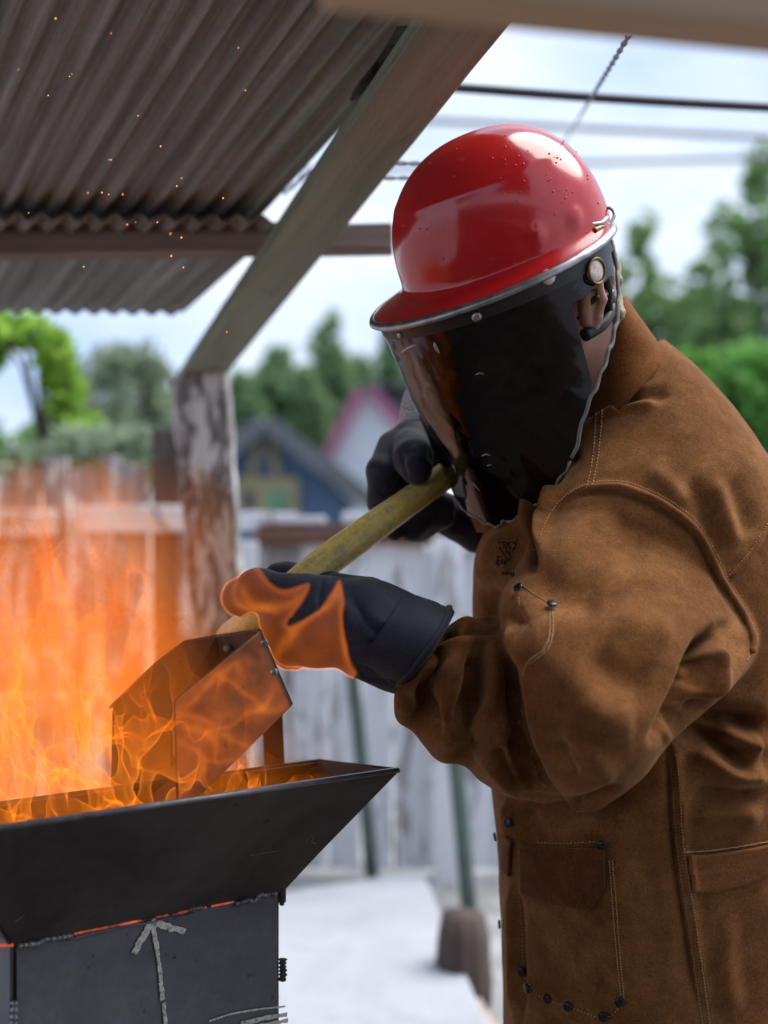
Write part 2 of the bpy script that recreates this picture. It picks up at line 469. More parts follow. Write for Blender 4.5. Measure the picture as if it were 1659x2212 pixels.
def flame_mat(name, s_face, s_edge, power, soot=(0.97, 0.945, 0.91)):
    t = NT(name)
    at = t.new('ShaderNodeAttribute', attribute_name='flame_temp')
    lw = t.new('ShaderNodeLayerWeight'); lw.inputs['Blend'].default_value = 0.5
    pw = t.new('ShaderNodeMath', operation='POWER'); t.link(lw.outputs['Facing'], pw.inputs[0]); pw.inputs[1].default_value = power
    mu = t.new('ShaderNodeMath', operation='MULTIPLY_ADD'); t.link(pw.outputs[0], mu.inputs[0]); mu.inputs[1].default_value = s_edge; mu.inputs[2].default_value = s_face
    st = t.new('ShaderNodeMath', operation='MULTIPLY'); t.link(mu.outputs[0], st.inputs[0]); t.link(at.outputs['Fac'], st.inputs[1])
    col = t.ramp(at.outputs['Fac'], [(0.0, (1.0, 0.20, 0.022)), (0.55, (1.0, 0.215, 0.018)), (1.0, (1.0, 0.26, 0.022))])
    e = t.new('ShaderNodeEmission'); t.link(col, e.inputs['Color']); t.link(st.outputs[0], e.inputs['Strength'])
    tr = t.new('ShaderNodeBsdfTransparent'); tr.inputs['Color'].default_value = (*soot, 1); ad = t.new('ShaderNodeAddShader')
    t.link(tr.outputs[0], ad.inputs[0]); t.link(e.outputs[0], ad.inputs[1]); t.link(ad.outputs[0], t.out.inputs['Surface'])
    t.m.cycles.emission_sampling = 'NONE'
    return t.m

def wood(name, lo, hi, paint=None, amt=0.5, axis=2, rough=0.85, scale=1.0, uv=False):
    """weathered board, grain along the given object axis; optional flaking paint"""
    t = NT(name)
    sc = [28*scale]*3; sc[axis] = 1.6*scale
    if uv: v = t.coords('UV', (30*scale, 1.6*scale, 1)); v2 = t.coords('UV', (14*scale, 3.5*scale, 1))
    else:
        v = t.coords('Object', tuple(sc)); s2 = [11*scale]*3; s2[axis] = 2.6*scale; v2 = t.coords('Object', tuple(s2))
    g = t.noise(v, 1.0, 7, 0.65, 0.3); b = t.noise(v2, 1.0, 6, 0.68, 0.5)
    col = t.ramp(g, [(0.28, lo), (0.72, hi)])
    if paint:
        f = t.ramp(b, [(amt-0.03, (0, 0, 0)), (amt+0.03, (1, 1, 1))])
        col = t.mix(f, col, paint)
    if uv:
        k = t.noise(t.coords('UV', (26, 9, 1)), 1.0, 6, 0.7, 0.8)
        col = t.mix(t.ramp(k, [(0.62, (0, 0, 0)), (0.70, (0.75, 0.75, 0.75))]), col, tuple(x*0.35 for x in lo))
    t.base(col); t.set(Roughness=rough); t.b.inputs['Specular IOR Level'].default_value = 0.25
    t.bump(g, 0.4, 0.004); return t.m
M['rafter'] = wood('grey_green_plank', (0.13, 0.142, 0.105), (0.265, 0.285, 0.215), uv=True, scale=0.8)
M['purlin'] = wood('brown_purlin', (0.10, 0.074, 0.060), (0.24, 0.19, 0.16), axis=0)
M['header'] = wood('pale_timber', (0.58, 0.42, 0.29), (0.74, 0.58, 0.44), axis=0)
M['post'] = wood('peeling_post', (0.085, 0.072, 0.070), (0.27, 0.245, 0.24), (0.66, 0.66, 0.65), 0.53, 2, scale=2.3)
M['fence_white'] = wood('white_fence_paint', (0.22, 0.20, 0.20), (0.42, 0.40, 0.39), (0.74, 0.75, 0.79), 0.44, 2)
M['fence_grey'] = wood('grey_fence_wood', (0.16, 0.14, 0.135), (0.40, 0.37, 0.36), (0.70, 0.69, 0.70), 0.56, 2)
M['fence_rust'] = wood('brown_fence_rail', (0.09, 0.04, 0.026), (0.19, 0.095, 0.065), (0.6, 0.6, 0.6), 0.72, 0)
M['stake'] = simple('green_grey_stake', (0.07, 0.10, 0.085), 0.8, 0, 0.3, 8)
M['stump'] = wood('dark_stump', (0.05, 0.036, 0.032), (0.12, 0.09, 0.08), axis=2)
M['tan'] = simple('tan_board', (0.42, 0.36, 0.31), 0.9, 0, 0.2, 8)

def roof_mat():
    t = NT('sooty_corrugated_iron'); 
    a = t.noise(t.coords('UV', (9, 0.9, 1)), 1.0, 7, 0.65, 0.6); b = t.noise(t.coords('UV', (60, 2.0, 1)), 1.0, 5, 0.6)
    c = t.noise(t.coords('UV', (70, 70, 1)), 1.0, 4, 0.7)
    col = t.ramp(a, [(0.25, (0.115, 0.104, 0.094)), (0.5, (0.20, 0.196, 0.19)), (0.75, (0.32, 0.325, 0.33))])
    col = t.mix(0.85, col, t.ramp(b, [(0.30, (0.42, 0.39, 0.36)), (0.52, (0.95, 0.94, 0.92)), (0.70, (1.6, 1.62, 1.65))]), 'MULTIPLY')
    col = t.mix(0.4, col, t.ramp(c, [(0.3, (0.6, 0.58, 0.55)), (0.7, (1.3, 1.3, 1.3))]), 'MULTIPLY')
    t.base(col); t.set(Roughness=0.62, Metallic=0.15); t.bump(c, 0.12, 0.002); return t.m
M['roof'] = roof_mat()
M['tar'] = simple('torn_tar_paper', (0.028, 0.022, 0.018), 0.95, 0, 0.5, 30, 0.5, 90)
M['cable'] = simple('black_cable', (0.018, 0.019, 0.024), 0.5, 0, 0.2, 10)
M['wire'] = simple('galvanised_wire', (0.16, 0.16, 0.18), 0.5, 0.7, 0.3, 60)
def stained(name, c, stain):
    t = NT(name); v = t.coords('Object'); a = t.noise(v, 1.6, 7, 0.68, 0.8); b = t.noise(v, 9, 5, 0.7); f = t.noise(v, 90, 3, 0.6)
    col = t.mix(t.ramp(a, [(0.46, (0, 0, 0)), (0.72, (0.75, 0.75, 0.75))]), c, stain)
    col = t.mix(t.ramp(b, [(0.58, (0, 0, 0)), (0.72, (0.6, 0.6, 0.6))]), col, stain)
    col = t.mix(0.5, col, t.ramp(f, [(0.3, (0.75, 0.75, 0.75)), (0.7, (1.2, 1.2, 1.2))]), 'MULTIPLY')
    t.base(col); t.set(Roughness=0.93); t.bump(f, 0.3, 0.003); return t.m
M['slab_stained'] = stained('stained_concrete', (0.42, 0.44, 0.48), (0.28, 0.28, 0.29))
M['ground'] = simple('pale_packed_ground', (0.31, 0.31, 0.31), 0.95, 0, 0.4, 5, 0.3, 30)
M['dirt'] = simple('unseen_floor_earth', (0.13, 0.105, 0.085), 0.95, 0, 0.3, 5, 0.4, 40)
M['slab'] = simple('pale_concrete', (0.40, 0.46, 0.50), 0.9, 0, 0.07, 4, 0.15, 40)
M['yellow'] = None
def handle_mat():
    t = NT('worn_yellow_handle'); 
    a = t.noise(t.coords('UV', (7, 16, 1)), 1.0, 7, 0.72, 1.2); b = t.noise(t.coords('UV', (20, 5, 1)), 1.0, 5, 0.6)
    col = t.ramp(b, [(0.3, (0.70, 0.48, 0.07)), (0.7, (0.84, 0.65, 0.13))])
    worn = t.ramp(a, [(0.45, (0, 0, 0)), (0.56, (0.9, 0.9, 0.9))])
    col = t.mix(worn, col, t.ramp(b, [(0.3, (0.36, 0.27, 0.12)), (0.7, (0.66, 0.56, 0.34))]))
    dirt = t.ramp(t.noise(t.coords('UV', (9, 30, 1)), 1.0, 6, 0.8, 2.0), [(0.64, (0, 0, 0)), (0.72, (0.7, 0.7, 0.7))])
    col = t.mix(dirt, col, (0.10, 0.075, 0.035))
    t.base(col); t.set(Roughness=0.42); t.bump(a, 0.25, 0.002); return t.m
M['handle'] = handle_mat()

# ================================================================== SETTING
def sheet(name, x0, x1, y0, y1, z, m, nx=2, ny=2, wob=0):
    xs, ys = np.linspace(x0, x1, nx), np.linspace(y0, y1, ny)
    V = [(x, y, z + (random.uniform(-wob, wob) if wob else 0)) for y in ys for x in xs]
    F = [(j*nx+i, j*nx+i+1, (j+1)*nx+i+1, (j+1)*nx+i) for j in range(ny-1) for i in range(nx-1)]
    return obj(name, V, F, m, loc=(0, 0, 0))
tag(sheet('ground', -900, 900, -900, 1500, 0.0, M['ground']), kind='structure')

tag(sheet('unseen_dark_floor', -3.2, 3.0, -4.0, 2.35, 0.004, M['dirt']), kind='structure')  # unseen dark floor, added so the visor mirrors less bright ground
# raised concrete pad in front of the fence
def on_ground(px, py, z):
    d = (CAM_Z - z)*FPX/(py - CY); return P(px, py, d)
zp = 0.11
c_far_r = on_ground(915, 1880, zp); c_far_l = on_ground(380, 1960, zp)
c_near_r = on_ground(1075, 2260, zp); c_near_l = on_ground(250, 2500, zp)
V, F = prism([np.array([p[0], p[1], 0.0]) for p in (c_near_l, c_near_r, c_far_r, c_far_l)], [c_near_l, c_near_r, c_far_r, c_far_l])
pad = obj('concrete_pad', V, F, M['slab_stained'], smooth=False); bevel(pad, 0.012); tag(pad, kind='structure')

# ------------------------------------------------------------------ corrugated roof
DP = 2.30
O_ = P(538, 498, DP)
up_d = np.array([0.57, -1.0, 0.27]); lo_d = np.array([-0.475, 1.0, -0.12])
roof = empty('corrugated_roof', (-0.6, 2.3, 1.9), 'low corrugated iron roof seen from below, dark and sooty', 'roof')
PITCH, AMP = 0.0440, 0.0072
def roof_sheet(x_off, width, d, length, z_off, ragged=0.0, name='roof_sheet', seed=0, start=0.0):
    nu = int(width/PITCH*10); nv = max(8, int(length/0.07)); nv = min(nv, 60)
    V, UV = [], []
    dn = np.cross(np.array([-1.0, 0, 0]), d); dn /= np.linalg.norm(dn)
    if dn[2] < 0: dn = -dn
    for i in range(nu+1):
        u = width*i/nu; w = AMP*math.sin(2*math.pi*(x_off+u)/PITCH)
        rl = length + (ragged*math.sin(2*math.pi*(x_off+u)/PITCH + 0.6) if ragged else 0)
        for j in range(nv+1):
            s = start + (rl-start)*j/nv
            p = O_ + np.array([-(x_off+u), 0, 0]) + d*s + dn*(w + z_off + 0.004*math.sin(3.1*(x_off+u)+2.2*s+seed)) 
            V.append(p); UV.append((x_off+u+seed*3.7, s+seed*1.3))
    F = grid_faces(nu+1, nv+1)
    o = obj(name, V, F, M['roof'], roof, uv=UV)
    md = o.modifiers.new('thickness', 'SOLIDIFY'); md.thickness = 0.0012
    return o
x = 0.0; k = 0
for wd in (0.55, 0.60, 0.62, 0.60, 0.62):
    roof_sheet(x - (0.03 if k else 0), wd + (0.03 if k else 0), up_d, 4.7, 0.004 + 0.0035*(k % 2), seed=k)
    x += wd; k += 1
x = -0.01; k = 5
for wd in (0.50, 0.62, 0.60, 0.62, 0.6):
    roof_sheet(x - 0.03, wd + 0.03, lo_d, 0.52, -0.005 - 0.003*(k % 2), ragged=0.006, seed=k, start=-0.095)
    x += wd; k += 1

M['shelter'] = simple('unseen_shelter_boards', (0.10, 0.085, 0.07), 0.9, 0, 0.4, 6)
sh_ = [np.array(p) for p in ((0.10, 0.15, 1.96), (3.2, 0.15, 2.02), (3.2, -3.2, 2.75), (0.10, -3.2, 2.75))]
V, F = plate(sh_, 0.03, (0, 0, 0)); tag(obj('unseen_shelter_roof', V, F, M['shelter'], smooth=False), 'unseen dark boarded shelter roof over the viewer, added to cut the front sky light', 'roof')  # unseen roof, added to keep front sky light off the figure

V, F = plate([np.array(p) for p in ((-3.4, -3.22, 0), (3.2, -3.22, 0), (3.2, -3.22, 2.7), (-3.4, -3.22, 2.7))], 0.03, (0, 0, 1)); tag(obj('unseen_shelter_wall', V, F, M['shelter'], smooth=False), 'unseen dark boarded shelter wall behind the viewer, added to darken reflections', 'wall')  # unseen wall, added so helmet and visor mirror something dark
def board(name, a, b, w, t, wdir, m, parent=None, label=None, cat=None, nl=14, wob=0.0, uv=True, group=None):
    """plank from a to b; w along wdir, t along the other normal; subdivided with slight unevenness"""
    a, b = np.asarray(a, float), np.asarray(b, float); ax = (b-a)/np.linalg.norm(b-a); L = np.linalg.norm(b-a)
    wd = np.asarray(wdir, float); wd = wd - ax*(wd @ ax); wd /= np.linalg.norm(wd); td = np.cross(ax, wd)
    V, UV = [], []
    prof = [(-1, -1), (0, -1), (1, -1), (1, 1), (0, 1), (-1, 1)]
    for i in range(nl+1):
        s = i/nl
        for q, (u, v) in enumerate(prof):
            j = wob*random.uniform(-1, 1)
            V.append(a + ax*L*s + wd*(u*w/2 + j) + td*(v*t/2 + j*0.6))
            UV.append((q*0.5*w if q < 3 else (q+1)*0.5*w, s*L))
    n = len(prof)
    F = [(i*n+k, i*n+(k+1) % n, (i+1)*n+(k+1) % n, (i+1)*n+k) for i in range(nl) for k in range(n)]
    F += [tuple(range(n))[::-1], tuple(nl*n+k for k in range(n))]
    o = obj(name, V, F, m, parent, smooth=False, uv=UV)
    bevel(o, min(0.004, t*0.15), 2)
    if label: tag(o, label, cat, group)
    return o

# rafter plank (flat) and purlin
ra, rb = P(440, 818, 3.0), P(1034, 30, 1.45)
ra = ra + np.array([0, 0, 0.02]); rb = rb + np.array([0, 0, 0.02])
rx = (rb-ra)/np.linalg.norm(rb-ra)
board('rafter_plank', ra - rx*0.10, rb + rx*0.35, 0.106, 0.026, np.cross(rx, [0, 0, 1]), M['rafter'],
      label='grey green plank sloping down from the roof to the peeling post', cat='plank', wob=0.0012, nl=30)
pa, pb = P(-560, 536, 2.31), P(848, 517, 2.275)
board('purlin_board', pa, pb, 0.049, 0.060, (0, 0, 1), M['purlin'],
      label='level brown board carrying the roof sheets across the sloping plank', cat='board', wob=0.0008, nl=20)
ha, hb = P(700, -78, 0.75), P(3300, 189, 0.84)
board('header_timber', ha, hb, 0.040, 0.050, (0, 0, 1), M['header'],
      label='pale brown timber close overhead across the upper right corner', cat='timber', nl=6)

# torn tar paper hanging between roof and rafter
tp = [(905,55),(858,60),(838,95),(815,130),(800,150),(775,180),(760,205),(757,217),(768,213),(775,224),(783,212),(797,206),(806,196),(818,180),(835,170),(848,150),(866,138),(880,110),(900,95)]
def under_roof(a, b, gap):
    k = (CY-b)/FPX; return P(a, b, DP - (DP*k-0.528)/(k+0.27) - gap)
V, F = plate([under_roof(a, b, 0.075 + 0.02*math.sin(i*1.7)) for i, (a, b) in enumerate(tp)], 0.004, (0, 0, 1.38))
tag(obj('tar_paper', V, F, M['tar'], smooth=False), 'torn black tar paper hanging at the edge of the roof', 'tar paper')

# post under the rafter
pt = empty('wooden_post', P(478, 1300, 3.02)*np.array([1, 1, 0]), 'weathered post with peeling white paint under the sloping plank', 'post')
p_top = P(446, 811, 3.02); p_bot = np.array([P(505, 1300, 3.02)[0]+0.05, 3.02, -0.05])
board('shaft', p_bot, p_top, 0.105, 0.10, (1, 0, 0), M['post'], pt, nl=24, wob=0.0025)
# a split strip of cladding on its left side
board('split_strip', p_bot + np.array([-0.078, 0.01, 0.6]), p_top + np.array([-0.072, 0.01, -0.01]), 0.035, 0.05, (1, 0, 0), M['post'], pt, nl=18, wob=0.004)

# wires and cables
def cable(name, pts, r, m, label, n=8, res=40):
    q = crom(pts, res); V, F = tube(q, r, n); o = obj(name, V, F, m); return tag(o, label, 'cable')
cable('power_cable', [P(700, 172, 2.5), P(990, 190, 2.5), P(1300, 212, 2.5), P(1659, 232, 2.5), P(2300, 262, 2.5)], 0.0095, M['cable'], 'thick black cable crossing the sky level behind the helmet')
cable('overhead_line', [P(500, 245, 9), P(960, 262, 9), P(1659, 296, 9), P(2600, 330, 9)], 0.022, M['wire'], 'faint grey overhead line just below the thick black cable')
cable('overhead_line', [P(500, 375, 14), P(1270, 352, 14), P(1659, 342, 14), P(2600, 320, 14)], 0.03, M['wire'], 'lowest faint overhead line ending in the treetops on the right')
def twisted(name, a, b, r, label, barbs=0):
    t_ = empty(name, (a+b)/2, label, 'wire')
    n = 60; s = np.linspace(0, 1, n); ax = (b-a)/np.linalg.norm(b-a)
    n1 = np.cross(ax, [0.1, 0.9, 0.3]); n1 /= np.linalg.norm(n1); n2 = np.cross(ax, n1)
    L = np.linalg.norm(b-a)
    for ph in (0, math.pi):
        w = 2*math.pi*L/0.045*s + ph
        V, F = tube(a+(b-a)*s[:, None]+r*(np.cos(w)[:, None]*n1+np.sin(w)[:, None]*n2), r*0.8, 5)
        obj('strand', V, F, M['wire'], t_)
    return t_
twisted('barbed_wire', P(688, 351, 2.0), P(960, 353, 2.0), 0.0019, 'upper level strand of wire running from the plank to the helmet')
twisted('barbed_wire', P(664, 388, 2.0), P(960, 384, 2.0), 0.0019, 'lower level strand of wire running from the plank to the helmet')
twisted('barbed_wire', P(612, 418, 2.35), P(745, 312, 2.3), 0.0026, 'slanting twisted wire in the gap between roof and plank')
twisted('barbed_wire', P(772, 250, 2.05), P(960, 215, 2.05), 0.0018, 'short wire in the topmost tip of the gap beside the plank')
twisted('guy_wire', P(1358, 78, 1.6), P(1180, 372, 5.5), 0.0028, 'thin twisted wire slanting down behind the red helmet')

# ------------------------------------------------------------------ fences
def picket(px0, px1, ytop, d, m, parent, zb=0.02, tilt=0.0, name='board'):
    a, b = P(px0, ytop, d), P(px1, ytop, d)
    w = b[0]-a[0]; cx = (a[0]+b[0])/2
    return board(name, (cx - tilt, d + random.uniform(-0.008, 0.008), zb), (cx, d, a[2]), w, 0.020, (1, 0, 0), m, parent, nl=3, wob=0.002)

DF = 4.65
fw = empty('white_fence', (0.1, DF, 0), 'low fence of white painted boards with a brown top rail', 'fence')
xs = 470
while xs < 1300:
    w = random.uniform(60, 78)
    m = M['fence_grey'] if random.random() < 0.34 else M['fence_white']
    picket(xs, xs + w, random.uniform(1172, 1190), DF, m, fw, 0.03, random.uniform(-0.01, 0.02))
    xs += w + random.choice((3, 4, 5, 11))
def hrail(px0, px1, y0, y1, d, m, parent, name='rail', t=0.04):
    a, b = P(px0, (y0+y1)/2, d), P(px1, (y0+y1)/2, d)
    return board(name, a, b, (y1-y0)/FPX*d, t, (0, 0, 1), m, parent, nl=6, wob=0.003)
hrail(545, 1300, 1146, 1178, DF-0.045, M['fence_rust'], fw)
hrail(560, 800, 1130, 1143, DF-0.03, M['fence_rust'], fw, t=0.03)
hrail(470, 1300, 1560, 1600, DF+0.05, M['fence_white'], fw)
hrail(495, 640, 1106, 1146, DF-0.01, M['fence_white'], fw, 'top_board', 0.03)
hrail(640, 704, 1116, 1132, DF-0.01, M['fence_white'], fw, 'top_board', 0.03)
hrail(740, 820, 1106, 1146, DF-0.02, M['fence_white'], fw, 'top_board', 0.03)
# peeling gate posts of the fence
for a_, b_, yt, mm in ((490, 556, 1168, 'fence_white'), (935, 1000, 1160, 'fence_white')):
    picket(a_, b_, yt, DF-0.09, M[mm], fw, 0.0, name='fence_post')

DL = 4.1
fl = empty('weathered_fence', (-0.9, DL, 0), 'tall weathered grey board fence behind the flames', 'fence')
xs = -190
while xs < 478:
    w = random.uniform(46, 62)
    top = 1010 - 25*math.sin((xs-60)/140.0) + random.uniform(-22, 22)
    if 270 < xs < 340: top -= 60
    picket(xs, xs+w, top, DL, M['fence_grey'] if random.random() < 0.8 else M['stump'], fl, 0.03, random.uniform(-0.02, 0.02))
    xs += w + random.choice((2, 3, 4, 7))
hrail(-190, 120, 1100, 1158, DL-0.04, M['fence_white'], fl)
hrail(170, 470, 1092, 1150, DL-0.04, M['fence_white'], fl)
hrail(-190, 470, 1500, 1550, DL-0.04, M['fence_grey'], fl)

# stakes, stump and low boards before the white fence
def stake(name, a, b, r, m, label):
    V, F = tube(crom([a, (a+b)/2 + np.array([0.004, 0, 0]), b], 8), [r]*8, 10)
    return tag(obj(name, V, F, m), label, 'stake', 'stakes leaning on the white fence')
s1 = stake('garden_stake', P(748, 1330, 4.42), P(803, 1892, 4.42), 0.025, M['stake'], 'green grey stake below the glove, behind the tip of the steel tray')
s2 = stake('garden_stake', P(968, 1500, 4.40), P(1013, 1965, 4.25), 0.028, M['stake'], 'green grey stake between the forearm and the brown stump')
def lump(name, c, half, m, label, cat, taper=0.85):
    n = 10; V = []
    for j, s in enumerate(np.linspace(0, 1, 5)):
        for k in range(n):
            a = 2*math.pi*k/n; r = (1 if s < 0.9 else 0.9)*(1-(1-taper)*s)*random.uniform(0.93, 1.05)
            V.append((c[0]+half[0]*r*math.cos(a), c[1]+half[1]*r*math.sin(a), c[2]+half[2]*s))
    F = grid_faces(5, n, True) + [tuple(range(n))[::-1], tuple(4*n+k for k in range(n))]
    return tag(obj(name, V, F, m), label, cat)
gs = on_ground(1000, 2170, 0.0)
lump('tree_stump', (gs[0]+0.0, gs[1], 0), (0.085, 0.08, (2170-1975)/FPX*gs[1]), M['stump'], 'short dark brown stump standing beside the jacket', 'stump')
ta, tb = on_ground(985, 2160, 0.03), on_ground(1120, 2420, 0.03)
board('loose_board', ta, tb, 0.13, 0.03, (1, 0, 0), M['tan'], label='pale tan board lying on the ground before the stump', cat='board', nl=4)

# ------------------------------------------------------------------ houses
M['blue'] = simple('blue_siding', (0.065, 0.115, 0.205), 0.8, 0, 0.12, 2)
M['trimyellow'] = simple('ochre_trim', (0.28, 0.24, 0.14), 0.8, 0, 0.15, 3)
M['shingle'] = simple('grey_shingle', (0.115, 0.125, 0.135), 0.9, 0, 0.25, 3)
M['glass'] = simple('dark_window_glass', (0.03, 0.035, 0.05), 0.08, 0, 0.2, 2)
M['greenglass'] = simple('window_with_green_curtain', (0.09, 0.22, 0.13), 0.3, 0, 0.5, 3)
M['whitewall'] = simple('white_siding', (0.62, 0.66, 0.72), 0.8, 0, 0.06, 2)
M['pink'] = simple('pink_trim', (0.33, 0.11, 0.19), 0.7, 0, 0.12, 3)
M['darkroof'] = simple('dark_roof_felt', (0.10, 0.10, 0.12), 0.9, 0, 0.2, 3)

DB = 25.0
def U(px, py, d): return P(px, py, d)
hb = empty('blue_house', (P(580, 1106, DB)[0], DB, 0), 'blue gabled house with ochre window trim and a grey roof', 'house')
ap = U(577, 925, DB); le = U(372, 1072, DB); re = U(782, 1082, DB)
depth = 6.0
def gable(name, pts, d0, dep, m, parent):
    fr = [np.array([p[0], d0, p[2]]) for p in pts]; bk = [p + np.array([0, dep, 0]) for p in fr]
    V, F = prism(fr, bk); return obj(name, V, F, m, parent, smooth=False)
gable('wall', [(le[0]+0.3, 0, 0), (re[0]-0.3, 0, 0), (re[0]-0.3, 0, re[2]), ap, (le[0]+0.3, 0, le[2])], DB, depth, M['blue'], hb)
def slope(name, p0, p1, y0, y1, th, m, parent):
    p0, p1 = np.array(p0, float), np.array(p1, float)
    n = np.array([-(p1[2]-p0[2]), 0, p1[0]-p0[0]]); n /= np.linalg.norm(n)
    if n[2] < 0: n = -n
    q = []
    for y in (y0, y1):
        for p in (p0, p1): q.append(np.array([p[0], y, p[2]]))
    V = [q[0], q[1], q[3], q[2]]; V2 = [v + n*th for v in V]
    V, F = prism(V, V2); return obj(name, V, F, m, parent, smooth=False)
slope('roof', U(577, 922, DB), U(812, 1098, DB), DB-0.7, DB+depth+0.5, 0.24, M['shingle'], hb)
slope('roof', U(577, 922, DB), U(345, 1090, DB), DB-0.7, DB+depth+0.5, 0.24, M['shingle'], hb)
slope('bargeboard', U(577, 938, DB-0.3), U(800, 1106, DB-0.3), DB-0.74, DB-0.62, 0.22, M['shingle'], hb)
slope('bargeboard', U(577, 938, DB-0.3), U(350, 1106, DB-0.3), DB-0.74, DB-0.62, 0.22, M['shingle'], hb)
def fbox(name, x0, x1, y0, y1, d, t, m, parent):
    a, b = U(x0, y1, d), U(x1, y0, d)
    c = (a+b)/2; return obj(name, box_v(c, [(b[0]-a[0])/2, 0, 0], [0, t/2, 0], [0, 0, (b[2]-a[2])/2]), BOXF, m, parent, smooth=False)
for x0 in (602, 540):   # roof brackets
    a, b = U(x0, 1030, DB-0.06), U(x0 + (-20 if x0 > 577 else 20), 958, DB-0.06)
    board('bracket', a, b, 0.16, 0.1, (1, 0, 0), M['trimyellow'], hb, nl=1)
wf = fbox('window', 508, 645, 1032, 1112, DB-0.08, 0.12, M['trimyellow'], hb)
fbox('pane', 526, 549, 1060, 1103, DB-0.17, 0.05, M['glass'], wf)
fbox('pane', 578, 622, 1060, 1103, DB-0.17, 0.05, M['greenglass'], wf)

DW = 33.0
hw = empty('white_house', (P(800, 1106, DW)[0], DW, 0), 'white gabled house with pink trim beside the shield', 'house')
ap = U(790, 850, DW); le = U(716, 990, DW); re = U(880, 952, DW)
gable('wall', [(le[0], 0, 0), (re[0]+0.4, 0, 0), (re[0]+0.4, 0, re[2]-0.3), ap, le], DW, 7.0, M['whitewall'], hw)
slope('roof', U(790, 838, DW), U(905, 965, DW), DW+0.1, DW+8, 0.2, M['darkroof'], hw)
slope('roof', U(790, 838, DW), U(705, 1000, DW), DW+0.1, DW+8, 0.2, M['darkroof'], hw)
slope('trim', U(790, 852, DW), U(896, 968, DW), DW-0.35, DW-0.05, 0.3, M['pink'], hw)
slope('trim', U(790, 852, DW), U(712, 1000, DW), DW-0.35, DW-0.05, 0.3, M['pink'], hw)
slope('cross_roof', U(800, 838, DW+2), U(1000, 838, DW+2), DW+1.5, DW+3, 0.1, M['darkroof'], hw)
fbox('back_gable', 800, 1000, 845, 1000, DW+2.4, 0.4, M['darkroof'], hw)

# ------------------------------------------------------------------ trees
def leaf_mat(name, lo, hi, trans=0.35):
    t = NT(name); v = t.coords('Object')
    n = t.noise(v, 1.3, 4, 0.6); f = t.noise(v, 14, 3, 0.6)
    t.base(t.mix(0.5, t.ramp(n, [(0.3, lo), (0.7, hi)]), t.ramp(f, [(0.3, (0.6, 0.6, 0.6)), (0.7, (1.4, 1.4, 1.3))]), 'MULTIPLY'))
    t.set(Roughness=0.6); t.b.inputs['Specular IOR Level'].default_value = 0.3
    df = t.new('ShaderNodeBsdfTranslucent'); df.inputs['Color'].default_value = (*[min(1, x*1.6) for x in hi], 1)
    ms = t.new('ShaderNodeMixShader'); ms.inputs['Fac'].default_value = trans
    t.link(t.b.outputs[0], ms.inputs[1]); t.link(df.outputs[0], ms.inputs[2]); t.link(ms.outputs[0], t.out.inputs['Surface'])
    return t.m
M['bark'] = simple('bark', (0.07, 0.055, 0.045), 0.95, 0, 0.3, 6, 0.5, 20)
M['leaf_far'] = leaf_mat('leaf_far', (0.095, 0.17, 0.085), (0.20, 0.31, 0.15))
M['leaf_mid'] = leaf_mat('leaf_mid', (0.10, 0.18, 0.075), (0.21, 0.34, 0.13))
M['leaf_bush'] = leaf_mat('leaf_bush', (0.07, 0.18, 0.045), (0.16, 0.36, 0.075))
M['leaf_bright'] = leaf_mat('leaf_bright', (0.13, 0.25, 0.035), (0.27, 0.43, 0.07), 0.5)
M['leaf_grey'] = leaf_mat('leaf_grey', (0.15, 0.20, 0.14), (0.28, 0.34, 0.23))

def tree(base, blobs, nleaf, size, m, label, cat='tree', group=None, trunk_r=0.12, name='tree', trunk=True):
    """blobs: (x, y, z, rx, ry, rz) in world; leaves in clumps through their volume"""
    root = empty(name, base, label, cat, group)
    blobs = np.array(blobs, float); vol = blobs[:, 3]*blobs[:, 5]; pick = rng.choice(len(blobs), nleaf, p=vol/vol.sum())
    d = rng.normal(size=(nleaf, 3)); d /= np.linalg.norm(d, axis=1)[:, None]
    r = rng.random(nleaf)**(1/2.2)
    c = blobs[pick, :3] + d*blobs[pick, 3:]*r[:, None]
    # clumping: keep what falls where a coarse noise is high
    sc = 1.0/(blobs[:, 3].mean()*0.55)
    nn = perlin(c[:, 0]*sc+9, c[:, 1]*sc+3, c[:, 2]*sc+5)
    c = c[nn > 0.0]
    n = len(c)
    a = rng.normal(size=(n, 3)); a /= np.linalg.norm(a, axis=1)[:, None]
    b = np.cross(a, rng.normal(size=(n, 3))); b /= np.linalg.norm(b, axis=1)[:, None]
    s = size*rng.uniform(0.6, 1.3, n)[:, None]
    V = np.empty((n, 4, 3)); V[:, 0] = c-a*s; V[:, 1] = c+b*s*0.55; V[:, 2] = c+a*s; V[:, 3] = c-b*s*0.55
    F = np.arange(n*4).reshape(n, 4)
    obj('crown', V.reshape(-1, 3), F, m, root, smooth=False)
    if trunk:
        ctr = blobs[:, :3].mean(0); tips = [bl[:3] for bl in blobs]
        parts = [tube(crom([np.array(base), np.array([base[0]+0.1, base[1], (base[2]+ctr[2])/2]), ctr], 8), np.linspace(trunk_r, trunk_r*0.5, 8), 8)]
        for tpt in tips: parts.append(tube(crom([ctr-np.array([0, 0, 0.3]), (ctr+tpt)/2+rng.normal(size=3)*0.1, tpt], 6), np.linspace(trunk_r*0.45, trunk_r*0.1, 6), 6))
        V, F = merge(parts); obj('trunk', V, F, M['bark'], root)
    return root

def blob(px, py, d, r, ry=None, rz=None, squash=1.0):
    p = P(px, py, d); s = d/FPX
    return (p[0], p[1], p[2], r*s, (ry or r)*s*1.2, (rz or r*squash)*s)
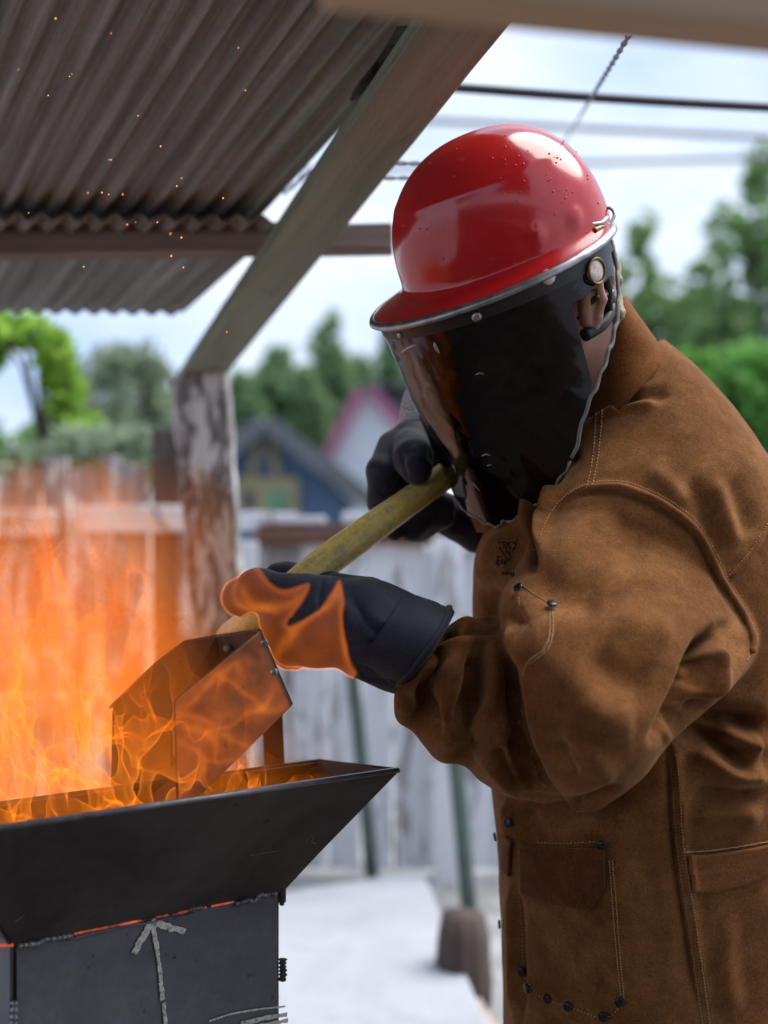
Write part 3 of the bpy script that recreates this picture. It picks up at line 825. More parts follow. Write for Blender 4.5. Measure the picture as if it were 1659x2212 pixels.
# far row behind the houses
def far_tree(px, top, d, w, label, m='leaf_far', n=3600, lean=0):
    cy0 = 1000; hgt = cy0-top
    bl = [blob(px+lean, top+hgt*0.13, d, w*0.24, rz=hgt*0.14), blob(px-w*0.1, top+hgt*0.30, d, w*0.34, rz=hgt*0.18), blob(px+w*0.16, top+hgt*0.45, d, w*0.38, rz=hgt*0.2),
          blob(px-w*0.22, top+hgt*0.62, d, w*0.36, rz=hgt*0.22), blob(px+w*0.24, top+hgt*0.66, d, w*0.36, rz=hgt*0.22), blob(px, top+hgt*0.9, d, w*0.5, rz=hgt*0.2)]
    b = P(px, 1106, d)
    tree((b[0], d, 0), bl, n, 0.17*d/30, M[m], label, group='trees behind the houses', trunk_r=0.25)
far_tree(712, 668, 44, 120, 'tall dark green tree with a pointed top behind the blue house')
far_tree(600, 745, 40, 150, 'rounded green tree rising straight over the blue roof')
far_tree(850, 705, 46, 110, 'green tree above the pink gable beside the shield')
far_tree(520, 800, 38, 110, 'low green tree just right of the peeling post')
far_tree(655, 790, 39, 120, 'low dense green tree between the two roofs', n=4200)
far_tree(780, 770, 48, 110, 'green tree just left of the helmet brim, behind the pink gable')
# right-hand trees
def rt(px, top, d, w, label, m='leaf_mid', n=5200, bot=1080):
    h = bot-top
    bl = [blob(px, top+h*0.10, d, w*0.13, rz=h*0.11), blob(px-w*0.1, top+h*0.28, d, w*0.26, rz=h*0.14), blob(px+w*0.18, top+h*0.38, d, w*0.28, rz=h*0.15),
          blob(px-w*0.25, top+h*0.56, d, w*0.32, rz=h*0.17), blob(px+w*0.2, top+h*0.66, d, w*0.38, rz=h*0.18), blob(px, top+h*0.85, d, w*0.5, rz=h*0.2)]
    b = P(px, 1106, d); tree((b[0], d, 0), bl, int(n*1.7), 0.13*d/22, M[m], label, group='trees behind the shoulder', trunk_r=0.16)
rt(1640, 300, 22, 330, 'tallest tree at the right edge behind the shoulder', n=7000)
rt(1390, 455, 23, 250, 'thin topped tree just behind the back of the helmet', n=4200)
rt(1520, 560, 25, 280, 'loose green tree between the helmet and the tallest tree', n=5200)
rt(1800, 420, 21, 320, 'tree partly cut by the right edge of the view', n=4500)
bp = P(1620, 900, 11)
tree((bp[0], 11, 0), [blob(1620, 830, 11, 120, rz=90), blob(1560, 900, 11, 110, rz=100), blob(1690, 940, 11, 130, rz=110), blob(1500, 800, 11.3, 50, rz=45), blob(1640, 1050, 11, 150, rz=110)],
     9000, 0.085, M['leaf_bush'], 'bright green bush low behind the shoulder', 'bush', name='leafy_bush', trunk_r=0.05)
# left side: bright leaves hanging near, grey tree further off, low shrubs
bl = P(60, 900, 5.6)
tree((bl[0], 5.6, 0), [blob(40, 715, 5.6, 70, rz=34), blob(120, 770, 5.6, 42, rz=60), blob(140, 850, 5.6, 38, rz=60), blob(175, 935, 5.6, 45, rz=36), blob(-40, 740, 5.6, 60, rz=60)],
     1900, 0.06, M['leaf_bright'], 'yellow green leafy tree under the left end of the roof', name='leafy_tree', trunk_r=0.03)
bl = P(270, 900, 15)
tree((bl[0], 15, 0), [blob(250, 800, 15, 90, rz=60), blob(320, 790, 15, 60, rz=60), blob(270, 880, 15, 110, rz=60), blob(380, 900, 15, 80, rz=70)],
     2300, 0.10, M['leaf_grey'], 'pale grey green tree just left of the peeling post', name='pale_tree', trunk_r=0.08)
bl = P(210, 960, 5.2)
tree((bl[0], 5.2, 0), [blob(190, 960, 5.2, 90, rz=45), blob(300, 960, 5.2, 70, rz=40), blob(60, 1010, 5.2, 80, rz=50), blob(390, 930, 5.2, 40, rz=40)],
     1500, 0.042, M['leaf_grey'], 'straggly shrub peeking over the weathered fence', 'shrub', name='shrub', trunk_r=0.02)
bl = P(60, 1000, 9)
tree((bl[0], 9, 0), [blob(0, 980, 9, 140, rz=80), blob(140, 960, 9, 110, rz=60), blob(300, 1000, 9, 120, rz=50)],
     1500, 0.09, M['leaf_mid'], 'dark green hedge beyond the weathered fence', 'hedge', name='hedge', trunk_r=0.05)

# ================================================================== FORGE
CAMP = np.array([0, 0, CAM_Z])
fa = np.array([0.825, 0.565, 0]); fb_ = np.array([-0.565, 0.825, 0]); fz = np.array([0, 0, 1.0])
C0 = np.array([-0.135, 1.6, 0.8855]); C1 = C0 - fa*0.349
G_ = 0.11; ZR = 1.0486
R0 = C0 + G_*fa - G_*fb_; R0[2] = ZR
RL = C1 - G_*fa - G_*fb_; RL[2] = ZR
R1 = R0 + fb_*0.193; R1[2] = ZR - 0.020
R2 = RL + fb_*0.193; R2[2] = ZR - 0.020
B0 = C0 + fb_*0.14; B1 = C1 + fb_*0.14
forge = empty('forge', (C0[0]-0.14, 1.6, 0), 'black steel coal forge, a flared tray on a grey box with a white arrow', 'forge')
def fplate(name, poly, th, m, toward):
    v, f = plate(poly, th, toward); o = obj(name, v, f, m, forge, smooth=False); return bevel(o, 0.0012, 2)
mid = (C0+RL)/2
fplate('tray_wall', [C0, C1, RL, R0], 0.005, M['steel_black'], CAMP)
e = 0.003
fplate('tray_wall', [C0+fa*e, R0-fa*e+fb_*e, R1-fa*e, B0+fa*e], 0.005, M['steel_black'], CAMP)
fplate('tray_wall', [B0-fb_*e, R1-fb_*e, R2-fb_*e, B1-fb_*e], 0.005, M['steel_black'], CAMP)
fplate('tray_wall', [C1-fa*e, B1-fa*e, R2+fa*e, RL+fa*e+fb_*e], 0.005, M['steel_black'], CAMP)
fplate('tray_floor', [C0+fb_*e-fz*0.004, C1+fb_*e-fz*0.004, B1-fz*0.004, B0-fz*0.004], 0.004, M['steel_black'], CAMP)
# rounded rolled rim
V, F = tube([RL + fz*0.001, (RL+R0)/2+fz*0.001, R0 + fz*0.001], 0.0036, 8); obj('rim', V, F, M['rim'], forge)
V, F = tube([R0, (R0+R1)/2, R1, R2], 0.0034, 8); obj('rim', V, F, M['steel_black'], forge)
# box below
bd = 0.26
def zdown(p, z): return np.array([p[0], p[1], z])
inn = 0.004
k0, k1 = C0 - fa*inn + fb_*inn*0.4, C1 + fa*inn + fb_*inn*0.4
fplate('box_panel', [zdown(k0, 0.0), zdown(k1, 0.0), zdown(k1, 0.884), zdown(k0, 0.884)], 0.005, M['steel_grey'], CAMP)
k2, k3 = C0 + fb_*bd, C1 + fb_*bd
fplate('box_panel', [zdown(C1 + fb_*0.008, 0.0), zdown(k3, 0.0), zdown(k3, 0.882), zdown(C1 + fb_*0.008, 0.882)], 0.005, M['steel_grey'], CAMP)
fplate('box_panel', [zdown(C0 + fb_*0.008, 0.0), zdown(k2, 0.0), zdown(k2, 0.882), zdown(C0 + fb_*0.008, 0.882)], 0.005, M['steel_grey'], CAMP)
fplate('box_panel', [zdown(k2-fa*e*2, 0.0), zdown(k3+fa*e*2, 0.0), zdown(k3+fa*e*2, 0.882), zdown(k2-fa*e*2, 0.882)], 0.005, M['steel_grey'], CAMP)
# small brown bracket at the back right corner
obj('bracket', box_v(C0 + fb_*0.05 + np.array([0.012, 0, -0.006]), fa*0.006, fb_*0.03, fz*0.014), BOXF, M['stump'], forge, smooth=False)
# weld beads, hot seam
def bead(pts, r, m, name='weld_bead', n=7):
    q = crom(pts, max(8, len(pts)*5)); rr = r*(1 + 0.45*np.sin(np.arange(len(q))*1.9) * rng.uniform(0.3, 1, len(q))); rr[0] *= 0.4; rr[-1] *= 0.4
    v, f = tube(q, rr, n); return obj(name, v, f, m, forge)
def seam(t): return C0*(1-t) + C1*t - fb_*0.0035 - fz*0.001
def jit(p, s=0.0012): return p + rng.normal(size=3)*s
bead([jit(seam(t)) for t in np.linspace(0.985, 0.80, 7)], 0.0036, M['weld'])
bead([jit(seam(t), 0.0018) for t in np.linspace(0.19, 0.02, 8)], 0.0034, M['weld'])
bead([jit(seam(t), 0.0012) for t in np.linspace(0.37, 0.32, 3)], 0.0030, M['weld'])
bead([jit(seam(t) - fz*0.004, 0.0012) for t in np.linspace(0.82, 0.36, 12)], 0.0016, M['steel_grey'])
bead([C1 - fb_*0.003 - fz*z + rng.normal(size=3)*0.001 for z in (0.065, 0.078, 0.09, 0.10)], 0.0045, M['weld'])
bead([C0 + fa*0.002 - fb_*0.001 - fz*z + rng.normal(size=3)*0.001 for z in (0.088, 0.098, 0.107, 0.118)], 0.0048, M['steel_black'])
bead([C0 + fa*0.001 - fz*z + rng.normal(size=3)*0.001 for z in (0.0, 0.01, 0.02)], 0.0042, M['steel_black'])
for t0, t1 in ((0.80, 0.46), (0.44, 0.31), (0.29, 0.20)):
    v, f = tube([seam(t) + fz*0.0006 for t in np.linspace(t0, t1, 8)], 0.0014, 6); obj('hot_seam', v, f, M['hot_seam'], forge)
v, f = tube([C1 - fb_*0.002 - fa*0.002, C1 - fa*0.05 + fb_*0.03], 0.002, 6); obj('hot_seam', v, f, M['hot_seam'], forge)

def on_plane(px, py, p0, n):
    dr = np.array([(px-CX)/FPX, 1.0, -(py-CY)/FPX]); t = ((p0-CAMP) @ n)/(dr @ n); return CAMP + dr*t
NB = -fb_
pf = C0 + NB*0.0035
def stroke(name, pl, w, m, parent, p0, n, off=0.0005, rag=0.3):
    """flat raised paint stroke on a plane"""
    q = [on_plane(a, b, p0, n) for a, b in pl]; q = crom(q, max(6, 4*len(q))); T = np.gradient(q, axis=0)
    T /= np.linalg.norm(T, axis=1)[:, None]; S = np.cross(T, n)
    V = []
    for i in range(len(q)):
        l, r = w*(1+rag*rng.uniform(-1, 1)), w*(1+rag*rng.uniform(-1, 1))
        V += [q[i]-S[i]*l, q[i]-S[i]*l*0.8+n*off, q[i]+S[i]*r*0.8+n*off, q[i]+S[i]*r]
    return obj(name, V, grid_faces(len(q), 4), m, parent, smooth=False)
mark = lambda pl, w: stroke('paint_mark', pl, w, M['chalk'], forge, pf, NB)
mark([(328, 1990), (334, 2020), (341, 2062)], 0.0033); mark([(341, 2062), (346, 2100), (348, 2124)], 0.0024)
mark([(347, 2122), (352, 2160)], 0.0030); mark([(353, 2166), (358, 2210), (364, 2260)], 0.0024)
mark([(325, 1996), (308, 2026), (290, 2060)], 0.0044); mark([(326, 1991), (360, 2002), (400, 2012)], 0.0040)
mark([(452, 2206), (500, 2190), (560, 2180), (616, 2174)], 0.0012); mark([(520, 2213), (570, 2200), (620, 2192)], 0.0030); mark([(530, 2222), (590, 2210), (622, 2204)], 0.0026)
tw0 = (C0 + RL)/2
tn = np.cross(R0-C0, C1-C0); tn /= np.linalg.norm(tn)
if tn @ (CAMP-C0) < 0: tn = -tn
for pl in ([(660, 1820), (666, 1808), (676, 1806), (674, 1818), (682, 1822)], [(540, 1848), (570, 1842), (600, 1838)], [(30, 1992), (48, 1980), (52, 1972)]):
    stroke('scratch', pl, 0.0006, M['weld'], forge, C0 + tn*0.0026, tn, 0.0006)

# coal in the tray
co = []
for i in range(260):
    s, t = rng.random(), rng.random(); h = 0.052 + 0.02*rng.random()
    c = C1 + fa*(-0.02 + 0.38*s) + fb_*(0.005 + 0.13*t); c = np.array([c[0], c[1], 0.8855 + h]); r = rng.uniform(0.008, 0.016)
    w = [rng.normal(size=3)*r*0.25 for _ in range(6)]
    v = [c+[r,0,0]+w[0], c-[r,0,0]+w[1], c+[0,r,0]+w[2], c-[0,r,0]+w[3], c+[0,0,r*.8]+w[4], c-[0,0,r*.8]+w[5]]
    co.append((v, [(0,2,4),(2,1,4),(1,3,4),(3,0,4),(2,0,5),(1,2,5),(3,1,5),(0,3,5)]))
V, F = merge(co); tag(obj('coals', V, F, M['steel_black'], forge, smooth=False), kind='stuff')
# upright bar behind the scoop, standing in the tray
ub = P(592, 1640, 1.72)
bar = board('upright_bar', np.array([ub[0]+0.004, 1.745, 0.895]), P(586, 1490, 1.745), 0.029, 0.008, (1, 0, 0), M['steel_scoop'], nl=4,
            label='flat brown steel bar standing in the tray behind the scoop', cat='steel bar')

# ================================================================== SCOOP
A_TL, A_TR, A_BR = P(378, 1514, 1.485), P(562, 1365, 1.492), P(631, 1524, 1.50)
A_BL = P(385, 1765, 1.475)
Fl, Fm, Fr = P(237, 1529, 1.62), P(337, 1433, 1.64), P(400, 1386, 1.65)
Fk = P(468, 1374, 1.645)
scoop = empty('scoop', P(520, 1400, 1.56), 'brown steel scoop on a yellow wooden handle dipped into the flames', 'scoop')
def splate(name, poly, th=0.003, m='steel_scoop'):
    v, f = plate(poly, th, CAMP); o = obj(name, v, f, M[m], scoop, smooth=False); return bevel(o, 0.0008, 1)
splate('near_wall', [A_TL, A_TR, A_BR, A_BL])
Fb = P(232, 1775, 1.61)
splate('far_wall', [Fl + [0.003, 0.003, 0], Fb + [0.003, 0.003, 0], P(520, 1530, 1.66), Fk, Fr, Fm], m='steel_black')
splate('back_wall', [A_TR + [0, 0.005, 0.001], A_BR + [0, 0.005, 0.0], P(522, 1530, 1.652), Fk + [0, -0.003, 0.0]], m='steel_black')
splate('floor', [A_BR + [-0.002, 0.005, 0.002], A_BL + [0, 0.005, 0.002], Fb + [0.005, -0.004, 0.002], P(480, 1562, 1.66)])
v, f = tube([A_BL, A_TL, A_TR], 0.0022, 6); obj('rolled_edge', v, f, M['steel_scoop'], scoop)
v, f = tube([Fl, Fm, Fr, Fk, A_TR + [0, 0.004, 0.001]], 0.0022, 6); obj('rolled_edge', v, f, M['steel_scoop'], scoop)
# handle: swept tube with uv
hc = [(508, 1389, 1.71), (528, 1371, 1.68), (556, 1347, 1.60), (600, 1300, 1.60), (690, 1224, 1.632), (800, 1143, 1.665), (880, 1086, 1.70), (955, 1033, 1.735), (970, 1022, 1.742)]
hp = crom([P(*q) for q in hc], 60)
hr = np.interp(np.linspace(0, 1, 60), [0, 0.06, 0.16, 0.24, 0.4, 0.7, 0.9, 0.985, 1], [0.027, 0.027, 0.0245, 0.021, 0.0195, 0.0185, 0.0172, 0.0165, 0.012])
hr = hr*1.12*(1+0.03*np.sin(np.linspace(0, 14, 60)))
V, F = tube(hp, hr, 22)
uvh = [(k/22*0.9, i/59*3.2) for i in range(60) for k in range(22)]
obj('handle', V, F, M['handle'], scoop, uv=uvh)
def dome(name, c, n, r, m, parent, hgt=0.45, seg=10):
    n = np.asarray(n, float); n /= np.linalg.norm(n); t = np.cross(n, [0.3, 0.2, 0.93]); t /= np.linalg.norm(t); b = np.cross(n, t)
    V = []; rings = [(1.0, -0.25), (1.0, 0.08), (0.82, 0.55*hgt*2*0.6), (0.45, 0.85*hgt)]
    for rr, h in rings:
        for k in range(seg):
            a = 2*math.pi*k/seg; V.append(c + r*(rr*(math.cos(a)*t+math.sin(a)*b) + h*n))
    V.append(c + n*r*hgt)
    F = grid_faces(4, seg, True) + [(3*seg+k, 3*seg+(k+1) % seg, 4*seg) for k in range(seg)]
    return obj(name, V, F, m, parent)
an = np.cross(A_TR-A_TL, A_BL-A_TL); an /= np.linalg.norm(an)
if an @ (CAMP-A_TL) < 0: an = -an
for q in ((571, 1388), (592, 1452)): dome('rivet', on_plane(q[0], q[1], A_TL+an*0.002, an), an, 0.0052, M['alu'], scoop)
dome('rivet', P(492, 1400, 1.60), (0.1, -1, 0.2), 0.0058, M['weld'], scoop)

# ================================================================== PERSON
person = empty('person', (0.30, 1.72, 0), 'person in red hard hat, dark face shield, brown suede jacket and navy gloves', 'person')

# ---- jacket: lofted torso and sleeves fused into one skin
def loft(sections, n=40, m=64, e=2.3, ty=0.0):
    """sections: (ax, ay, bx, by, depth, half-thickness[, depth slope])"""
    S = crom([list(s) + [0]*(7-len(s)) for s in sections], n)
    V = []
    for ax, ay, bx, by, d, t, sl in S:
        pa, pb = P(ax, ay, d - sl), P(bx, by, d + sl); c = (pa+pb)/2; e1 = (pa-pb)/2
        for k in range(m):
            a = 2*math.pi*k/m; co, si = math.cos(a), math.sin(a)
            V.append(c + e1*math.copysign(abs(co)**(2/e), co) + np.array([0, -t, 0])*math.copysign(abs(si)**(2/e), si))
    F = grid_faces(n, m, True) + [tuple(range(m))[::-1], tuple((n-1)*m+k for k in range(m))]
    return V, F
torso = [(1098, 2420, 1775, 2420, 1.74, .205), (1090, 2212, 1765, 2212, 1.74, .205), (1083, 2000, 1755, 2000, 1.73, .205), (1074, 1800, 1748, 1780, 1.72, .21),
         (1050, 1600, 1740, 1560, 1.72, .215), (1030, 1420, 1735, 1380, 1.72, .22), (1022, 1290, 1722, 1240, 1.72, .225), (1030, 1195, 1702, 1130, 1.72, .225),
         (1066, 1125, 1668, 1045, 1.72, .215), (1120, 1060, 1622, 965, 1.72, .19), (1170, 1000, 1565, 880, 1.72, .155), (1205, 945, 1500, 800, 1.715, .118), (1225, 900, 1425, 735, 1.71, .085)]
sleeve = [(1330, 985, 1655, 1200, 1.68, .075), (1262, 1030, 1648, 1300, 1.64, .115), (1185, 1100, 1632, 1395, 1.595, .14), (1122, 1215, 1575, 1470, 1.54, .15), (1080, 1300, 1490, 1545, 1.495, .145),
          (1088, 1372, 1430, 1605, 1.465, .135), (1118, 1440, 1388, 1660, 1.452, .122), (1136, 1520, 1335, 1706, 1.447, .105), (1155, 1605, 1288, 1738, 1.45, .085), (1186, 1680, 1240, 1750, 1.46, .05)]
forearm = [(1250, 1420, 1270, 1722, 1.545, .085), (1165, 1375, 1200, 1738, 1.56, .074), (1122, 1352, 1152, 1730, 1.565, .068), (1086, 1334, 1088, 1714, 1.563, .104), (1052, 1331, 1036, 1684, 1.563, .102),
           (1026, 1338, 1002, 1652, 1.567, .074), (996, 1336, 950, 1642, 1.561, .100), (970, 1352, 914, 1606, 1.56, .090), (956, 1364, 890, 1578, 1.562, .066), (940, 1374, 856, 1552, 1.558, .082), (930, 1388, 850, 1500, 1.56, .060)]
neck_front = [(1030, 1150, 1420, 1120, 1.75, .10), (1005, 1080, 1400, 1030, 1.745, .105), (990, 960, 1390, 930, 1.735, .105), (990, 880, 1380, 860, 1.73, .10), (1020, 800, 1370, 790, 1.72, .08)]
far_sl = [(1250, 940, 1560, 1010, 1.80, .10), (1130, 850, 1330, 1010, 1.92, .09), (1060, 720, 1180, 900, 1.99, .085), (1000, 730, 1070, 880, 1.95, .07), (945, 800, 1000, 910, 1.88, .055), (925, 840, 980, 910, 1.85, .045)]
V, F = merge([loft(torso, 60, 72, 2.35), loft(sleeve, 60, 56, 2.15), loft(forearm, 90, 56, 2.1), loft(far_sl, 24, 32, 2.0)])
tmp = obj('tmp_jacket', V, F, None, loc=(0, 0, 0))
md = tmp.modifiers.new('r', 'REMESH'); md.mode = 'VOXEL'; md.voxel_size = 0.0036
dg = bpy.context.evaluated_depsgraph_get(); ev = tmp.evaluated_get(dg).to_mesh()
JV = np.zeros(len(ev.vertices)*3); ev.vertices.foreach_get('co', JV); JV = JV.reshape(-1, 3)
JF = np.zeros(len(ev.loops), int); ev.loops.foreach_get('vertex_index', JF); JF = JF.reshape(-1, 4)
tmp.evaluated_get(dg).to_mesh_clear()
tm = tmp.data; bpy.data.objects.remove(tmp); bpy.data.meshes.remove(tm)
JV = relax(JV, JF, 4, 0.5)

def crease(V, F, lines, front=0.08, gain=1.0):
    N = vnormals(V, F); Q = pix(V); D = np.zeros(len(V))
    view = CAMP - V; view /= np.linalg.norm(view, axis=1)[:, None]
    face = np.clip(((N*view).sum(1) - front)/0.25, 0, 1)
    for kind, amp, w, pl in lines:
        pl = crom(pl, max(8, 5*len(pl))); lo, hi = pl.min(0)-4*w, pl.max(0)+4*w
        m = np.where((Q[:, 0] > lo[0]) & (Q[:, 0] < hi[0]) & (Q[:, 1] > lo[1]) & (Q[:, 1] < hi[1]) & (face > 0))[0]
        if not len(m): continue
        d, sg, par = seg_dist(Q[m], pl)
        tp_ = np.clip(np.minimum(par, 1-par)/0.22, 0, 1); tp_ = 0.15+0.85*tp_*tp_*(3-2*tp_)
        if kind == 'r': h = np.exp(-(d/w)**2)
        elif kind == 'v': h = -np.exp(-(d/w)**2)
        elif kind == 's':   # fold lip: raised on the left of the line's direction, sunk on the right
            x = d*sg/w; h = np.where(x > 0, np.exp(-(x/1.3)**2)*1.0 - 0*x, -np.exp(-((x+0.9)/0.9)**2)*1.2 + np.exp(-(x/0.35)**2)*0.8)
        g_ = gain*(0.5 if (gain > 1 and pl[:, 0].mean() < 1085 and pl[:, 1].mean() > 1340) else 1.0)
        D[m] += g_*amp*1e-3*h*tp_
    return V + N*(D*face)[:, None]

Z5 = lambda *p: [(796+.52*a, 995+.52*b) for a, b in p]
Z2 = lambda *p: [(730+.56*a, 199+.56*b) for a, b in p]
Z6 = lambda *p: [(796+.52*a, 1526+.52*b) for a, b in p]
folds = [
 # inner elbow
 ('v', 12, 12, Z5((590, 800), (600, 900), (612, 1020), (645, 1140), (690, 1240))),
 ('r', 6, 14, Z5((560, 650), (615, 780), (655, 920), (700, 1070), (735, 1170))),
 ('r', 11, 15, Z5((520, 790), (530, 900), (515, 1020), (440, 1120), (330, 1175))),
 ('v', 10, 11, Z5((150, 870), (230, 790), (330, 735), (450, 705), (560, 712))),
 ('r', 9, 11, Z5((200, 900), (270, 830), (350, 765), (470, 725))),
 ('r', 10, 12, Z5((350, 800), (338, 950), (315, 1090), (330, 1215))),
 ('v', 13, 16, Z5((215, 900), (240, 1000), (285, 1090), (300, 1170))),
 ('r', 8, 14, Z5((125, 900), (155, 985), (140, 1060))),
 ('v', 10, 12, Z5((430, 790), (425, 900), (395, 1010), (345, 1080))),
 ('r', 7, 16, Z5((300, 650), (380, 640), (450, 660))),
 ('r', 8, 16, Z5((625, 1000), (685, 1140), (730, 1270), (742, 1370))),
 ('v', 9, 15, Z5((600, 1130), (655, 1260), (710, 1390))),
 ('v', 8, 16, Z5((520, 1190), (580, 1290), (640, 1390))),
 ('r', 7, 15, Z5((440, 1180), (520, 1280), (590, 1370))),
 ('v', 7, 22, Z5((780, 1150), (800, 1260), (860, 1360))),
 ('r', 5, 26, Z5((900, 1180), (960, 1280), (1000, 1350))),
 # upper arm broad tension folds
 ('v', 5, 40, Z5((700, 480), (820, 560), (980, 600))),
 ('r', 5, 42, Z5((690, 470), (800, 380), (920, 290), (1040, 220))),
 ('v', 4, 40, Z5((860, 260), (1000, 330), (1180, 400))),
 ('r', 4, 40, Z5((1000, 620), (1150, 700), (1280, 720))),
 ('v', 5, 40, Z5((900, 800), (1050, 900), (1200, 930))),
 ('r', 4, 45, Z5((850, 1000), (1000, 1080), (1120, 1090))),
 ('v', 6, 24, Z5((560, 620), (600, 640), (640, 620))),
 # armpit
 ('v', 30, 13, Z5((1470, 690), (1400, 745), (1350, 830), (1310, 950), (1255, 1060), (1190, 1150))),
 ('r', 9, 14, Z5((1440, 760), (1440, 850), (1410, 930), (1370, 1000))),
 ('v', 12, 13, Z5((1395, 790), (1390, 880), (1350, 960))),
 ('r', 7, 16, Z5((1560, 660), (1560, 760), (1490, 880), (1400, 980))),
 ('v', 20, 22, Z5((1330, 1010), (1440, 1065), (1550, 1085), (1660, 1110))),
 ('v', 16, 24, Z5((1290, 1040), (1320, 1110), (1400, 1150), (1520, 1220), (1590, 1262))),
 ('r', 12, 24, Z5((1370, 1170), (1440, 1250), (1550, 1310), (1660, 1280))),
 ('r', 10, 26, Z5((1640, 1180), (1560, 1170), (1460, 1120))),
 ('v', 8, 22, Z5((1340, 1380), (1480, 1390), (1640, 1400))),
 ('r', 6, 26, Z5((1330, 1460), (1480, 1450), (1640, 1480))),
 # chest between sleeve and front edge
 ('v', 26, 11, Z5((760, 60), (715, 170), (692, 300), (688, 440))),
 ('r', 11, 12, Z5((800, 90), (748, 190), (725, 330), (705, 430))),
 ('r', 8, 14, Z5((720, 60), (672, 180), (660, 300))),
 ('v', 6, 18, Z5((640, 280), (600, 400), (560, 470))),
 ('r', 6, 20, Z5((560, 300), (510, 400), (470, 520))),
 ('v', 7, 18, Z5((540, 520), (500, 600), (510, 680))),
 # shoulder and yoke
 ('r', 5, 12, Z2((900, 1330), (960, 1270), (1030, 1222), (1110, 1150), (1220, 1135))),
 ('v', 5, 11, Z2((930, 1300), (1000, 1225), (1080, 1190), (1180, 1150))),
 ('r', 4, 13, Z2((1030, 1240), (1100, 1205), (1240, 1195))),
 ('v', 4, 16, Z2((1050, 1215), (1150, 1175), (1290, 1165))),
 ('r', 3.5, 22, Z5((1150, 30), (1260, 110), (1330, 190))),
 ('v', 4, 24, Z5((1330, 60), (1400, 220), (1460, 360))),
 ('r', 4, 24, Z5((1420, 60), (1480, 220), (1520, 370))),
 ('v', 4, 24, Z5((1500, 60), (1560, 220), (1590, 330))),
 ('v', 4, 20, Z2((800, 1540), (860, 1440), (930, 1370))),
 # side seam and lower front
 ('v', 6, 7, Z6((1225, 90), (1250, 260), (1275, 600), (1318, 900), (1385, 1330))),
 ('r', 4, 9, Z6((1250, 90), (1285, 260), (1310, 600), (1350, 900), (1420, 1330))),
 ('r', 6, 9, Z6((575, 380), (590, 500), (640, 560))),
 ('v', 6, 13, Z6((620, 420), (680, 510), (760, 545))),
 ('v', 9, 26, Z6((600, 410), (760, 440), (950, 420), (1100, 330))),
 ('r', 5, 8, Z6((585, 720), (600, 950), (610, 1320))),
 ('v', 5, 9, Z6((610, 730), (625, 950), (640, 1320))),
 ('r', 4, 26, Z6((1500, 850), (1480, 1050), (1520, 1300))),
 ('v', 4, 30, Z6((1140, 500), (1160, 800), (1190, 1200))),
 ('r', 3, 22, Z6((900, 950), (880, 1080), (900, 1200))),
]
JV = crease(JV, JF, folds, 0.08, 2.2)
JV = relax(JV, JF, 2, 0.4)
# soft all-over unevenness of heavy leather
JN = vnormals(JV, JF)
JV = JV + JN*(0.0022*perlin(JV[:, 0]*14, JV[:, 1]*14, JV[:, 2]*14) + 0.0012*perlin(JV[:, 0]*34+5, JV[:, 1]*34, JV[:, 2]*34))[:, None]
# armhole seam: raised welt along the traced line
arm_line = Z5((700, 330), (735, 250), (800, 170), (910, 112), (1040, 105), (1150, 140), (1240, 185), (1350, 270), (1420, 380), (1480, 510), (1570, 650), (1603, 740), (1590, 800), (1560, 850))
back_line = Z5((1690, 240), (1640, 310), (1590, 390), (1500, 490))
JV = crease(JV, JF, [('r', 4.5, 7, arm_line), ('v', 4.0, 9, [(a-7, b+10) for a, b in arm_line]), ('r', 2.5, 6, back_line), ('v', 2.0, 7, [(a+8, b+6) for a, b in back_line])])
jq = pix(JV); dso, _, pso = seg_dist(jq, crom([(850, 1470), (930, 1470), (1010, 1500), (1080, 1560)], 20))
soot = np.exp(-(dso/95)**2)*(1-0.6*pso)*np.clip(0.75+0.9*perlin(JV[:, 0]*16, JV[:, 1]*16, JV[:, 2]*16), 0, 1)*(JV[:, 1] < 1.68)
jacket = obj('jacket', JV, JF, M['suede'], person, attrs={'soot': soot})
J_TREE = BVHTree.FromPolygons([tuple(v) for v in JV], [tuple(int(i) for i in f) for f in JF])
def cast(tree, px, py, off=0.0):
    dr = Vector(((px-CX)/FPX, 1.0, -(py-CY)/FPX)).normalized()
    loc, n, i, dist = tree.ray_cast(Vector((0, 0, CAM_Z)), dr)
    if loc is None: return None, None
    if n.dot(dr) > 0: n = -n
    return np.array(loc) + np.array(n)*off, np.array(n)

